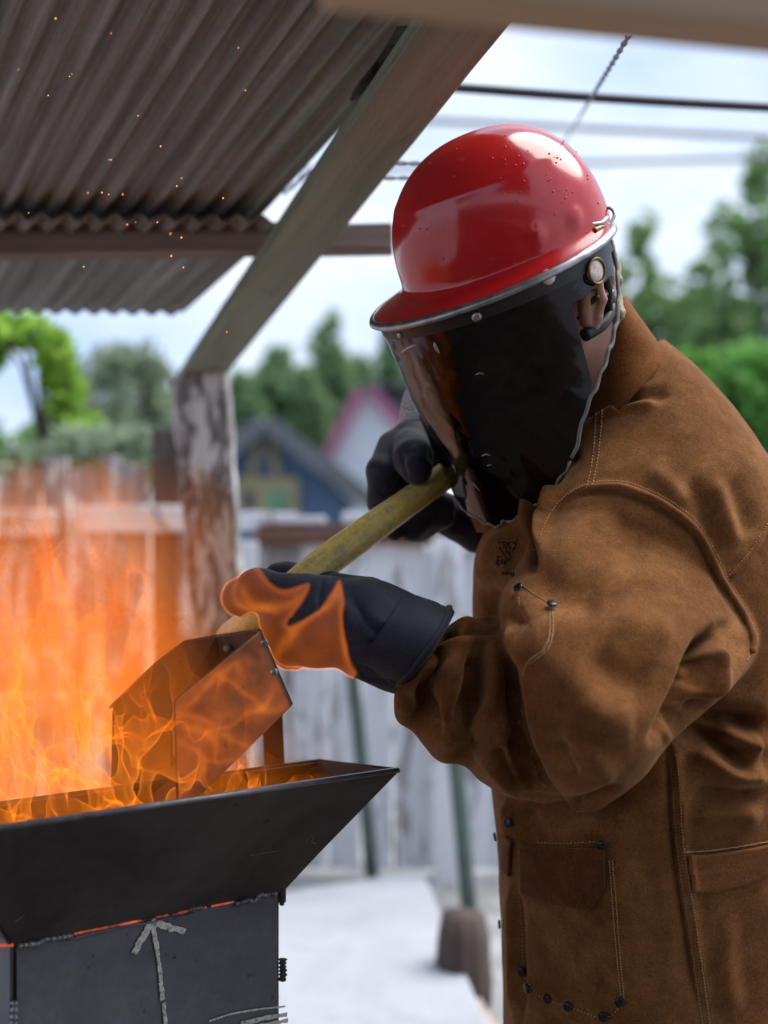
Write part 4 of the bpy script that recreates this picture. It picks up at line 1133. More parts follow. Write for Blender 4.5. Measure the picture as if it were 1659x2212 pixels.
def stitches(pl, step=9, ln=6, r=0.0009, name='stitching', tree=None):
    pl = np.asarray(pl, float); L = np.concatenate([[0], np.cumsum(np.linalg.norm(np.diff(pl, axis=0), axis=1))])
    parts = []
    for s in np.arange(0, L[-1], step):
        p = [np.array([np.interp(s+o, L, pl[:, 0]), np.interp(s+o, L, pl[:, 1])]) for o in (0, ln/2, ln)]
        c = [cast(tree or J_TREE, q[0]+rng.normal()*0.4, q[1]+rng.normal()*0.4, 0.0004)[0] for q in p]
        if any(x is None for x in c) or np.linalg.norm(c[0]-c[2]) > 0.02: continue
        parts.append(tube(c, [r*0.7, r, r*0.7], 5))
    if parts:
        V, F = merge(parts); tag(obj(name, V, F, M['thread'], jacket), kind='stuff')
def welt(pl, r, n, name='seam_welt'):
    q = [cast(J_TREE, a, b, 0.0008)[0] for a, b in crom(pl, n)]; q = np.array([x for x in q if x is not None])
    ok = [0] + [i for i in range(1, len(q)) if np.linalg.norm(q[i]-q[i-1]) < 0.05]; q = q[ok]
    for _ in range(6): q[1:-1] = 0.5*q[1:-1] + 0.25*(q[:-2]+q[2:])
    rr = np.full(len(q), r); rr[0] *= .3; rr[-1] *= .3
    V, F = tube(q, rr, 10); obj(name, V, F, M['suede'], jacket)
welt(arm_line[3:-1], 0.0042, 70); welt(back_line, 0.003, 24)
off = lambda pl, dx, dy: [(a+dx, b+dy) for a, b in pl]
arm_f = crom(arm_line, 60)
stitches(arm_f + np.array([6, -9]), 6.5, 4); stitches(crom(back_line, 20) + np.array([-4, -4]), 6.5, 4)
stitches(crom(Z2((1020, 1225), (1012, 1330), (1000, 1430), (978, 1530)), 20), 7, 4.5); stitches(crom(Z2((996, 1240), (990, 1330), (980, 1430), (958, 1530)), 20), 7, 4.5)
stitches(crom(Z6((1248, 190), (1262, 300), (1285, 600), (1330, 900), (1390, 1330)), 30), 7, 4.5); stitches(crom(Z6((1276, 200), (1290, 300), (1312, 600), (1360, 900), (1420, 1330)), 30), 7, 4.5)
stitches(Z6((1312, 605), (1420, 600), (1560, 580), (1659, 563)), 3, 3.4, 0.0010)
stitches(crom(Z6((625, 790), (640, 950), (645, 1100), (690, 1180), (750, 1222), (850, 1252), (980, 1296), (1060, 1232)), 40), 8, 4)
stitches(crom(Z6((1012, 640), (1028, 800), (1042, 1000), (1062, 1215)), 30), 6, 4.2); stitches(crom(Z6((1000, 640), (1012, 800), (1028, 1000), (1048, 1200)), 30), 6, 4.2)
stitches(Z6((700, 566), (800, 570), (955, 562)), 8, 5)
stitches(crom(Z5((640, 520), (690, 555), (745, 590)), 10), 3, 3.4, 0.0007)
stitches(crom(Z5((752, 630), (752, 720), (728, 785), (665, 835), (640, 890)), 30), 5, 4, 0.0011); stitches(crom(Z5((765, 630), (764, 725), (740, 790), (670, 845)), 30), 5, 4, 0.0011)
stitches(crom(Z5((625, 570), (632, 620), (655, 660), (640, 690), (600, 720)), 24), 5, 3.6, 0.0008)

# sewn-on pocket flap and hem band: thin patches laid on the jacket
def patch(name, top, bot, nu, nv, m, off_=0.005, th=0.0045, noise=0.0):
    top, bot = crom(top, nu), crom(bot, nu); V = []
    for i in range(nu):
        for j in range(nv):
            q = top[i] + (bot[i]-top[i])*j/(nv-1); c, n = cast(J_TREE, q[0], q[1], off_)
            if c is None: c = V[-1] if V else P(q[0], q[1], 1.52)
            V.append(c)
    V = relax(np.array(V), np.array(grid_faces(nu, nv)), 3, 0.4)
    o = obj(name, V, grid_faces(nu, nv), m, jacket)
    md = o.modifiers.new('thickness', 'SOLIDIFY'); md.thickness = th; md.offset = 0.0
    return o
patch('pocket_flap', Z6((640, 572), (800, 572), (990, 578)), Z6((640, 775), (740, 812), (830, 828), (925, 846), (948, 815), (990, 745)), 30, 14, M['suede_flap'], 0.0065)
patch('pocket_flap', Z6((566, 520), (590, 530), (606, 545)), Z6((562, 680), (580, 700), (600, 716)), 6, 12, M['suede_flap'], 0.004)
patch('waist_band', Z6((1316, 608), (1420, 603), (1560, 583), (1690, 560)), Z6((1340, 774), (1440, 768), (1540, 748), (1690, 688)), 26, 12, M['suede'])
rv0 = None
for q in Z6((972, 572), (707, 715), (585, 480), (541, 540), (560, 905), (640, 1095), (671, 1168), (749, 1210), (834, 1240), (979, 1282), (1044, 1222)) + Z5((630, 538), (760, 610)) + Z2((1226, 968)):
    c, n = cast(J_TREE, q[0], q[1], 0.003)
    if c is None: continue
    big = 0.0062
    if rv0 is None:
        rv0 = dome('rivet', np.array(org(jacket)), (0, 0, 1), big, M['rivet'], jacket, 0.26, 14)
    rot = Vector((0, 0, 1)).rotation_difference(Vector(n))
    inst(rv0, 'rivet', jacket, c + n*0.003, rot)
bpy.data.objects.remove(rv0)
# stamped mark on the chest: animal outline over two short rows of worn letters
Zc = lambda *p: [(995.4+.18*a, 1095+.18*b) for a, b in p]
inkp = []
def ink(pl, r=0.0011):
    c = [cast(J_TREE, a, b, 0.0003)[0] for a, b in crom(pl, max(5, 3*len(pl)))]
    c = [x for x in c if x is not None]
    if len(c) > 2: inkp.append(tube(c, [r*(0.6+0.5*rng.random()) for _ in c], 5))
ink(Zc((450, 440), (500, 425), (560, 440), (572, 462), (545, 485), (500, 478))); ink(Zc((510, 450), (540, 455)), .0012)
ink(Zc((575, 440), (600, 425), (650, 430), (690, 385))); ink(Zc((640, 430), (660, 470), (620, 520), (625, 555))); ink(Zc((600, 480), (575, 540), (600, 590), (580, 640)))
ink(Zc((460, 480), (490, 530), (530, 590), (575, 640))); ink(Zc((540, 500), (552, 560)))
ink(Zc((440, 600), (432, 690)), .0016); ink(Zc((440, 602), (478, 600)), .0013); ink(Zc((436, 645), (470, 642)), .0013); ink(Zc((432, 690), (480, 688)), .0014)
ink(Zc((492, 630), (490, 690)), .0014); ink(Zc((510, 640), (545, 690))); ink(Zc((545, 640), (512, 690)))
for x0 in (495, 530, 562): ink(Zc((x0, 780), (x0+2, 815)), .0008); ink(Zc((x0, 785), (x0+14, 780), (x0+18, 815)), .0008)
ink(Zc((605, 800), (640, 805)), .0020); ink(Zc((605, 825), (640, 830)), .0020)
V, F = merge(inkp); obj('stamped_mark', V, F, M['stamp'], jacket)

V, F = loft(neck_front, 20, 40, 2.0); obj('neck_light_block', V, F, M['suede_dark'], jacket)  # added dark form keeps bright background from showing through the visor
# collar
def ring_loft(name, secs, n, m, mat, parent, th=0.004, e=2.0):
    V, F = loft(secs, n, m, e); F = F[:-2]
    V = np.array(V); o = obj(name, V, F, mat, parent)
    md = o.modifiers.new('thickness', 'SOLIDIFY'); md.thickness = th; md.offset = -1
    return o, V, F
colr, CV, CF = ring_loft('collar', [(1196, 1010, 1440, 762, 1.705, .108, -0.01), (1222, 930, 1418, 748, 1.70, .098, -0.01), (1238, 860, 1392, 706, 1.695, .088, -0.01), (1256, 800, 1366, 672, 1.69, .080, -0.01), (1268, 770, 1346, 642, 1.69, .074, -0.01)], 20, 56, M['suede_dark'], jacket, 0.005, 2.0)
CV2 = CV + vnormals(CV, np.array(CF))*(0.004*perlin(CV[:, 0]*18, CV[:, 1]*18, CV[:, 2]*22))[:, None]
colr.data.vertices.foreach_set('co', (CV2 - org(colr)).ravel())

# ---- head, body (one continuous surface under the clothes)
F_ = np.array([-0.922, 0, -0.387]); tau = R(20)
U_ = math.cos(tau)*np.array([-.387, 0, .922]) + math.sin(tau)*np.array([0, -1.0, 0])
S_ = math.cos(tau)*np.array([0, -1.0, 0]) - math.sin(tau)*np.array([-.387, 0, .922])
BC = P(1062, 576, 1.60); UPX = 1.60/FPX
HF = lambda f, s, h: BC + UPX*(f*F_ + s*S_ + h*U_)
yaw = R(38); Fh = math.cos(yaw)*F_ + math.sin(yaw)*S_; Sh = -math.sin(yaw)*F_ + math.cos(yaw)*S_
HC = HF(-45, 0, -110)                      # head centre
H = lambda f, s, h: HC + f*Fh + s*Sh + h*U_   # metres
neck_b = P(1345, 880, 1.71)
body = [
 (H(-.02, 0, .03), H(.025, 0, .03), .073, .073), (H(.03, 0, -.02), H(.035, 0, -.085), .066, .045), (H(.05, 0, -.09), H(.058, 0, -.105), .034, .028),
 (H(.0, .055, -.06), H(.05, .02, -.10), .022, .022), (H(.0, -.055, -.06), H(.05, -.02, -.10), .022, .022),
 (H(.085, 0, -.005), H(.108, 0, -.04), .010, .015), (H(.108, .012, -.043), H(.108, -.012, -.043), .009, .009),
 (H(.088, .035, .012), H(.088, -.035, .012), .012, .012), (H(.092, .018, -.075), H(.092, -.018, -.075), .009, .009),
 (H(.072, .033, -.012), H(.072, .031, -.012), .014, .014), (H(.072, -.033, -.012), H(.072, -.031, -.012), .014, .014),
 (H(-.03, 0, -.06), neck_b, .055, .062), (HF(-150, 30, -120), HF(-135, 10, -250), .046, .040),
 (neck_b, P(1400, 1250, 1.72), .09, .15), (P(1400, 1250, 1.72), P(1410, 1700, 1.72), .15, .145), (P(1410, 1700, 1.72), P(1420, 1980, 1.72), .145, .16),
 (P(1400, 1000, 1.64), P(1400, 1150, 1.60), .06, .065), (P(1400, 1150, 1.62), P(1230, 1560, 1.535), .06, .045), (P(1230, 1560, 1.54), P(1020, 1500, 1.575), .042, .036), (P(1020, 1500, 1.575), P(920, 1420, 1.57), .034, .03), (P(920, 1410, 1.565), P(760, 1345, 1.55), .03, .034),
 (P(1380, 1000, 1.80), P(1330, 1000, 1.86), .06, .06), (P(1330, 1000, 1.86), P(1110, 800, 1.96), .055, .045), (P(1110, 800, 1.96), P(925, 880, 1.835), .042, .024), (P(925, 880, 1.835), P(890, 1000, 1.80), .022, .024),
 (P(1420, 2000, 1.68), (0.40, 1.67, 0.50), .085, .065), ((0.40, 1.67, 0.50), (0.44, 1.68, 0.10), .06, .042), ((0.44, 1.68, 0.06), (0.26, 1.66, 0.045), .042, .035),
 (P(1420, 2000, 1.80), (0.38, 1.84, 0.50), .085, .065), ((0.38, 1.84, 0.50), (0.42, 1.86, 0.10), .06, .042), ((0.42, 1.86, 0.06), (0.24, 1.85, 0.045), .042, .035),
]
body = [(np.asarray(a, float), np.asarray(b, float), c, d) for a, b, c, d in body]
V, F = sdf_caps(body, 0.0085, 0.02, 0.03)
bod = obj('body', V, F, M['skin'], person)
# ear (finely shaped) and hair at the nape
ec = P(1274, 660, 1.540)
ea, eb_, en = U_, -F_*0.9+S_*0.2, S_*0.9 - F_*0.35
E = lambda u, v, n=0.0: ec + u*0.034*ea + v*0.020*eb_ + n*en
ear = [(E(-.9, -.25, .0), E(-.5, .15, .004), .0065, .006), (E(-.5, .15, .004), E(.1, .75, .006), .005, .0055), (E(.1, .75, .006), E(.7, .8, .006), .0055, .0055), (E(.7, .8, .006), E(1.0, .2, .005), .0055, .005), (E(1.0, .2, .005), E(.75, -.5, .002), .005, .004),
       (E(-.2, .1, .002), E(.45, .4, .003), .0035, .0035), (E(-.5, -.5, 0), E(.5, .1, -.004), .010, .011), (E(-.15, -.55, .003), E(-.05, -.55, .003), .005, .005)]
V, F = sdf_caps(ear, 0.0016, 0.004, 0.006); obj('ear', V, F, M['skin'], person)
hcaps = [(HF(-215, 40, -120), HF(-235, 10, -60), .022, .018), (HF(-225, -20, -150), HF(-215, 30, -185), .018, .014), (HF(-200, 75, -150), HF(-215, 50, -200), .012, .009)]
V, F = sdf_caps(hcaps, 0.003, 0.012, 0.01)
V = V + vnormals(V, F)*(0.006*perlin(V[:, 0]*150, V[:, 1]*150, V[:, 2]*60))[:, None]
obj('hair', V, F, M['hair'], person)

# ---- hard hat
hat_parent = None
nth, nph = 160, 30
V = []; 
def brim_r(t):
    c, s = math.cos(t), math.sin(t)
    return (281*c if c > 0 else 268*c)*1.0, 236*s
def dome_r(t):
    c, s = math.cos(t), math.sin(t)
    return -39+234*c, 193*s
lugs = [(math.acos(max(-1, min(1, f/234.0))), hh) for f, hh in ()]
def lug_bump(p_img):
    b = 0
    for (lx, ly), w, a in (((1160, 512), 15, 7.5), ((1240, 468), 13, 6.5), ((985, 572), 22, 4.0)):
        b += 1.1*a*math.exp(-(((p_img[0]-lx)/(w*1.2))**2+((p_img[1]-ly)/(w*1.7))**2)**1.3)
    return b
rows = []
# brim from outer edge (slightly drooping) to dome foot, then up the dome
prof = [('b', 1.0, -8), ('b', 0.99, -3), ('b', 0.75, 4), ('b', 0.45, 10), ('b', 0.18, 16), ('b', 0.05, 22), ('d', 0.02, 0), ('d', 0.06, 0)] + [('d', x, 0) for x in np.linspace(0.09, 1.0, 52)]
for kind, x, hh in prof:
    row = []
    for k in range(nth):
        t = 2*math.pi*k/nth; bx, by = brim_r(t); dx, dy = dome_r(t)
        fd = 0.5+0.5*math.cos(t)
        if kind == 'b':
            f, s = dx+(bx-dx)*x, dy+(by-dy)*x; p = HF(f, s, hh - 5*x*fd)
        else:
            ph = x*math.pi/2; e = 2.25
            cr, sr = math.cos(ph)**(2/e), math.sin(ph)**(2/e)
            hgt = 24 + 252*sr
            f = -39 + (dx+39)*cr; s = dy*cr
            p = HF(f, s, hgt)
            nrm = p - HF(-39, 0, 60); nrm /= np.linalg.norm(nrm)
            q = pix(p[None])[0]
            if nrm @ (CAMP-p) > 0: p = p + nrm*lug_bump(q)*UPX*1.0
            # faint raised centre ridge and ledge
            p = p + nrm*UPX*(3.0*math.exp(-(s/16)**2)*min(1, x*3) + 1.6*math.exp(-((x-0.42)/0.03)**2))
        row.append(p)
    rows.append(row)

V = [p for r in rows for p in r]
F = grid_faces(len(rows), nth, True)
hat = obj('hard_hat', V, F, M['helmet'], person)
md = hat.modifiers.new('sub', 'SUBSURF'); md.levels = 1; md.render_levels = 1
md = hat.modifiers.new('thickness', 'SOLIDIFY'); md.thickness = 0.0025; md.offset = -1
# rain drops on the crown
HT = BVHTree.FromPolygons([tuple(v) for v in V], [tuple(f) for f in F])
dr0 = dome('water_drop', np.array(org(hat)), (0, 0, 1), 0.0016, M['helmet'], hat, 0.8, 8)
nd = 0
while nd < 60:
    q = (rng.uniform(1060, 1300), rng.uniform(285, 440)) if rng.random() < 0.8 else (rng.uniform(880, 1300), rng.uniform(300, 560))
    c, n = cast(HT, q[0], q[1], 0.0003); nd += 1
    if c is None or c[1] > 1.75: continue
    s = rng.uniform(0.25, 0.85); inst(dr0, 'water_drop', hat, c, Vector((0, 0, 1)).rotation_difference(Vector(n)), (s, s, s))
bpy.data.objects.remove(dr0)
# metal channel round the brim edge
tp = []
for k in range(97):
    t = 2*math.pi*k/96; bx, by = brim_r(t); fd = 0.5+0.5*math.cos(t)
    tp.append(HF(bx*1.012, by*1.012, -9-5*fd))
V, F = tube(tp, 0.0033, 10, False, 1.7); obj('brim_channel', V, F, M['alu'], hat)
# spring clip at the back
def small_tube(name, pts, r, m, parent, n=8): V, F = tube(crom(pts, 24), r, n); return obj(name, V, F, m, parent)
small_tube('spring_clip', [P(1308, 448, 1.57), P(1322, 452, 1.56), P(1327, 466, 1.555), P(1318, 482, 1.55), P(1306, 494, 1.545), P(1296, 500, 1.54)], 0.0022, M['alu'], hat)
small_tube('spring_clip', [P(1268, 482, 1.515), P(1285, 484, 1.52), P(1302, 480, 1.53), P(1312, 470, 1.545)], 0.0026, M['alu'], hat)
small_tube('spring_clip', [P(1284, 498, 1.515), P(1296, 492, 1.525), P(1304, 490, 1.535)], 0.0036, M['brass'], hat)
# nape strap with buckle
small_tube('nape_strap', [P(1262, 725, 1.545), P(1300, 700, 1.56), P(1318, 668, 1.58), P(1326, 640, 1.61)], 0.0085, M['black'], hat)
small_tube('nape_strap', [P(1298, 560, 1.535), P(1312, 610, 1.55), P(1316, 670, 1.57)], 0.0055, M['black'], hat)
small_tube('nape_strap', [P(1255, 690, 1.555), P(1285, 640, 1.535), P(1312, 632, 1.57), P(1330, 635, 1.62)], 0.0065, M['black'], hat)
small_tube('buckle', [P(1290, 640, 1.525), P(1312, 634, 1.555), P(1334, 622, 1.60), P(1336, 612, 1.61)], 0.0026, M['alu'], hat)

# ---- face shield
hs_key = [(-180, 0), (-150, 60), (-120, 150), (-90, 300), (-60, 420), (-30, 448), (0, 452), (20, 474), (36, 497), (40, 495), (50, 484), (64, 470), (76, 432), (88, 388), (101, 300), (118, 232), (136, 168), (155, 74), (163, 8)]
ka0, kh0 = [a for a, _ in hs_key], [b for _, b in hs_key]
hs2 = [(a, b) for a, b in hs_key if a <= 101] + [(106, 275), (109, 255), (111, 82), (150, 74), (160, 40), (163, 8)]
ka, kh = [a for a, _ in hs2], [b for _, b in hs2]
def shield_pt(deg, v, out=0.0):
    """v: px below brim"""
    t = R(deg); bx, by = brim_r(t)
    q = v/480.0
    fr = 0.965 - 0.05*q
    cr = 1 + 0.028*math.exp(-((deg-36)/9.0)**2)*min(1, q*1.4)           # soft vertical crease at the front
    flat = 1 - 0.05*math.exp(-((deg-75)/24)**2)*q
    f, s = bx*fr*cr*flat + out*math.cos(t), by*fr*cr*flat + out*math.sin(t)
    f += 10*q*math.exp(-(deg/22)**2) - 26*q*math.exp(-((deg+5)/60)**2)*0.3
    wv = 3.5*math.sin(deg*0.11+q*5)*q
    return HF(f + wv*math.cos(t), s + wv*math.sin(t), -10 - v)
degs = np.concatenate([np.arange(-130, 30, 4), np.arange(30, 44, 1.5), np.arange(44, 105, 3), np.arange(105, 113, 0.8), np.arange(113, 163.5, 3)])
nv = 26
V = []; fit = []
for dg_ in degs:
    hmax = np.interp(dg_, ka, kh) + 4*math.sin(dg_*0.7) + 2.5*math.sin(dg_*1.9)
    hmax = max(hmax, 2)
    col_ = [shield_pt(dg_, hmax*j/(nv-1)) for j in range(nv)]
    V += col_; fit.append(col_[-1])
clr = np.array([np.clip((dg_-112)/26, 0, 1)*np.clip(1.25-1.1*j/(nv-1), 0.3, 1) for dg_ in degs for j in range(nv)])
shield = obj('face_shield', V, grid_faces(len(degs), nv), M['shield'], person, attrs={'lit_rear': clr})
md = shield.modifiers.new('sub', 'SUBSURF'); md.levels = 1; md.render_levels = 1
# binding along the lower and rear edge
eb2 = [shield_pt(d, max(3, np.interp(d, ka0, kh0)) + 4*math.sin(d*0.7), 1.5) for d in np.arange(87, 163.5, 2.5)]
V, F = tube(crom(eb2, 60), 0.0030, 6, True, 0.7); obj('edge_binding', V, F, M['binding'], shield)
eb3 = [p for p, d in zip(fit, degs) if -8 < d <= 88]
V, F = tube(crom(eb3, 60), 0.0017*(1+0.5*np.sin(np.arange(60)*1.3)), 6); obj('edge_binding', V, F, M['binding'], shield)
# dark band under the channel with rivets
band = []
bdeg = np.arange(-60, 160, 4)
for dg_ in bdeg:
    for v in (0, 14, 28, 38): band.append(shield_pt(dg_, v, 3.0))
obj('head_band', band, grid_faces(len(bdeg), 4), M['black'], shield)
ST = BVHTree.FromPolygons([tuple(v) for v in band] , grid_faces(len(bdeg), 4))
SV = [tuple(v) for v in V]
SH = BVHTree.FromPolygons([tuple(v.co + Vector(org(shield))) for v in shield.data.vertices], [tuple(p.vertices) for p in shield.data.polygons])
for (a, b, r) in ((1030, 683, .0066), (866, 722, .0042)):
    c, n = cast(SH, a, b, 0.0022)
    if c is not None: dome('rivet', c, n, r, M['alu'], shield, 0.6)
c, n = cast(SH, 1182, 598, 0.002)
if c is not None:
    o = dome('pale_side_dome', c, n, 0.0098, M['pearl'], shield, 0.5, 14);  # pale dome at a white oval on the visor side
c, n = cast(SH, 1283, 586, 0.003)
if c is not None:
    dome('adjusting_knob', c, n, 0.0138, M['pearl'], shield, 0.22, 20)
    t = np.cross(n, [0, 0, 1.0]); t /= np.linalg.norm(t); b = np.cross(n, t)
    ringp = [c + n*0.002 + 0.0155*(math.cos(a)*t+math.sin(a)*b) for a in np.linspace(0, 2*math.pi, 33)]
    V, F = tube(ringp, 0.0018, 8, False); obj('knob_ring', V, F, M['brass'], shield)

for pl, r in (([(1026, 810), (1036, 806), (1046, 808)], .0011), ([(1040, 985), (1050, 981), (1060, 984)], .0012), ([(1052, 1006), (1062, 1003)], .0013), ([(978, 1003), (983, 1012), (984, 1020)], .0011), ([(868, 762), (884, 750), (902, 744)], .0026), ([(938, 738), (942, 750), (950, 764)], .0026),
              ([(880, 830), (890, 850)], .0008), ([(1020, 1040), (1036, 1060)], .0008)):  # pale strokes: some are scratches, some painted glints of the crumpled visor
    q = [cast(SH, a, b, 0.0004)[0] for a, b in crom(pl, 12)]; q = np.array([x for x in q if x is not None])
    if len(q) > 3:
        V, F = tube(q, r*np.sin(np.linspace(0.25, math.pi-0.25, len(q))), 6); obj('scuff_glint', V, F, M['alu'], shield)
# ---- gloves
def caps(rows):
    return [(P(*a), P(*b), r0, r1) for a, b, r0, r1 in rows]
cuff_n = P(985, 1330, 1.50) - P(790, 1345, 1.53)
gl = caps([
 ((915, 1398, 1.545), (800, 1352, 1.545), .058, .056), ((905, 1408, 1.56), (820, 1372, 1.56), .056, .055), ((800, 1352, 1.545), (700, 1335, 1.545), .054, .050), ((780, 1400, 1.555), (850, 1440, 1.555), .034, .030),
 ((700, 1335, 1.545), (640, 1330, 1.55), .050, .046), ((690, 1390, 1.55), (630, 1385, 1.555), .030, .026),
 # fingers: knuckle, over the handle, then curling away behind it
 ((650, 1288, 1.545), (560, 1272, 1.560), .026, .022), ((560, 1272, 1.560), (520, 1290, 1.605), .021, .018), ((520, 1290, 1.605), (560, 1312, 1.645), .018, .015),
 ((640, 1302, 1.54), (552, 1272, 1.553), .025, .019), ((552, 1272, 1.553), (520, 1290, 1.60), .018, .016), ((520, 1290, 1.60), (545, 1316, 1.645), .015, .013),
 ((662, 1352, 1.545), (634, 1350, 1.56), .026, .022), ((634, 1350, 1.56), (622, 1378, 1.61), .021, .018), ((622, 1378, 1.61), (630, 1398, 1.64), .017, .014),
 ((660, 1390, 1.55), (630, 1398, 1.57), .023, .019), ((630, 1398, 1.57), (620, 1412, 1.615), .018, .016), ((620, 1412, 1.615), (640, 1425, 1.64), .015, .013),
 # thumb along the top, wrapping behind the handle
 ((790, 1300, 1.58), (690, 1270, 1.63), .032, .024), ((690, 1270, 1.63), (625, 1248, 1.655), .022, .018), ((625, 1248, 1.655), (596, 1240, 1.66), .018, .015),
])
gcut = P(915, 1396, 1.545)
V, F = sdf_caps(gl, 0.0023, 0.016, 0.012, cuts=[(gcut, (P(915, 1396, 1.545) - P(800, 1345, 1.545)))])
V = relax(V, F, 2, 0.4)
gfold = [('v', 3.5, 7, [(700, 1240), (690, 1290), (700, 1340)]), ('v', 4, 9, [(760, 1290), (800, 1350), (850, 1380)]), ('r', 3, 14, [(780, 1330), (840, 1350), (900, 1370)]),
         ('v', 3, 8, [(740, 1400), (790, 1390), (850, 1400)]), ('r', 3, 10, [(700, 1290), (740, 1310), (770, 1370)]), ('v', 3.0, 6, [(640, 1302), (590, 1290), (530, 1282)]), ('v', 3.0, 6, [(650, 1335), (610, 1334), (570, 1322)]), ('v', 3, 6, [(655, 1374), (620, 1380)]),
         ('v', 2, 8, [(820, 1270), (860, 1300), (930, 1330)])]
for i in range(7): gfold.append(('v', 3.2, 3.5, [(770+i*9, 1428+i*3), (778+i*9, 1452+i*3), (792+i*8, 1472+i)]))
V = crease(V, F, gfold)
GN = vnormals(V, F); V = V + GN*(0.0016*perlin(V[:, 0]*40, V[:, 1]*40, V[:, 2]*40))[:, None]
GV, GF = V, F
glove_n = obj('glove', V, F, M['glove'], person)
G_TREE = BVHTree.FromPolygons([tuple(v) for v in GV], [tuple(int(i) for i in f) for f in GF])
# gauntlet hem: flaring cuff edge
cn = (P(915, 1396, 1.545) - P(800, 1345, 1.545)); cn /= np.linalg.norm(cn)
pe1 = (P(984, 1318, 1.545) - P(852, 1478, 1.545))/2; cc = (P(984, 1318, 1.545) + P(852, 1478, 1.545))/2
pe1 = pe1 - cn*(pe1 @ cn)*0.3; pe2 = np.cross(cn, pe1); pe2 = pe2/np.linalg.norm(pe2)*0.072
if pe2[1] > 0: pe2 = -pe2
def cuff_ring(o, s): return [cc + cn*o + s*(math.cos(a)*pe1 + math.sin(a)*pe2) for a in np.linspace(0, 2*math.pi, 49)[:-1]]
rg = [cuff_ring(-0.062, 0.90), cuff_ring(-0.045, 0.95), cuff_ring(-0.02, 0.985), cuff_ring(0.0, 1.0), cuff_ring(0.004, 0.985), cuff_ring(0.0, 0.95), cuff_ring(-0.02, 0.9)]
V = np.array([p for r in rg for p in r]); V = V + (0.003*perlin(V[:, 0]*30, V[:, 1]*30, V[:, 2]*30))[:, None]*np.array([0.6, -0.6, 0.5])
obj('gauntlet_cuff', V, grid_faces(7, 48, True), M['glove'], glove_n)
rp = np.array(cuff_ring(0.0, 1.005) + cuff_ring(0.0, 1.005)[:1])
V, F = tube(rp - cn*0.003, 0.0034, 8, False); obj('hem', V, F, M['glove'], glove_n)

gr = caps([
 # back of the hand and palm behind the handle
 ((900, 950, 1.80), (896, 968, 1.79), .028, .034), ((895, 960, 1.79), (865, 1010, 1.80), .038, .040), ((880, 1000, 1.80), (880, 1080, 1.80), .040, .036),
 # thumb in front of the handle
 ((886, 968, 1.755), (893, 990, 1.715), .027, .027), ((893, 990, 1.715), (899, 1012, 1.692), .0265, .0225),
 # index finger, left edge, going down past the handle
 ((850, 965, 1.78), (826, 1020, 1.745), .024, .022), ((826, 1020, 1.745), (824, 1085, 1.745), .022, .020), ((824, 1085, 1.745), (852, 1148, 1.755), .019, .014),
 # middle and ring fingers returning below the handle
 ((848, 1000, 1.80), (845, 1090, 1.80), .024, .022), ((845, 1090, 1.80), (890, 1130, 1.775), .024, .024), ((890, 1132, 1.775), (955, 1092, 1.76), .026, .018),
 ((860, 1100, 1.82), (905, 1140, 1.79), .022, .020), ((905, 1138, 1.79), (960, 1118, 1.77), .020, .016),
 # heel and little finger
 ((900, 1080, 1.83), (985, 1120, 1.83), .03, .03), ((985, 1120, 1.83), (1030, 1158, 1.82), .030, .026), ((930, 960, 1.81), (950, 1000, 1.80), .025, .022),
])
V, F = sdf_caps(gr, 0.0024, 0.009, 0.012); V = relax(V, F, 2, 0.4)
rf = [('v', 3.5, 6, [(808, 1060), (840, 1066), (868, 1058)]), ('v', 2.5, 5, [(810, 1030), (840, 1040), (862, 1032)]), ('v', 3, 6, [(812, 1095), (840, 1098)]), ('v', 4, 6, [(868, 975), (872, 1010), (882, 1040)]), ('r', 2, 12, [(890, 960), (905, 1000)]), ('v', 3, 6, [(925, 960), (935, 1000)]), ('v', 3, 8, [(890, 1105), (930, 1095), (965, 1075)])]
V = crease(V, F, rf, 0.0)
V = V + vnormals(V, F)*(0.0015*perlin(V[:, 0]*45, V[:, 1]*45, V[:, 2]*45))[:, None]
glove_f = obj('glove', V, F, M['glove'], person)
# knit wrist
kp = crom([P(898, 968, 1.792), P(904, 938, 1.80), P(910, 905, 1.81), P(914, 870, 1.825), P(930, 835, 1.84)], 64)
V, F = tube(kp, np.linspace(0.033, 0.030, 64)*(1+0.045*np.sin(np.arange(64)*2.1)), 28); obj('knit_cuff', V, F, M['knit'], glove_f)

# ---- trousers and boots (below the frame, so that the figure stands)
tr = [(P(1420, 1990, 1.68), (0.40, 1.67, 0.50), .10, .09), ((0.40, 1.67, 0.50), (0.44, 1.68, 0.12), .092, .075), (P(1420, 1990, 1.80), (0.38, 1.84, 0.50), .10, .09), ((0.38, 1.84, 0.50), (0.42, 1.86, 0.12), .092, .075)]
V, F = sdf_caps([(np.asarray(a, float), np.asarray(b, float), c, d) for a, b, c, d in tr], 0.012, 0.03, 0.03); obj('trousers', V, F, M['denim'], person)
for y, x in ((1.68, 0.44), (1.86, 0.42)):
    bt = [((x, y, 0.14), (x, y, 0.06), .06, .06), ((x, y, 0.055), (x-0.19, y-0.01, 0.05), .055, .046)]
    V, F = sdf_caps([(np.asarray(a, float), np.asarray(b, float), c, d) for a, b, c, d in bt], 0.008, 0.02, 0.02, cuts=[((0, 0, 0.004), (0, 0, -1.0))]); obj('boot', V, F, M['boot'], person)

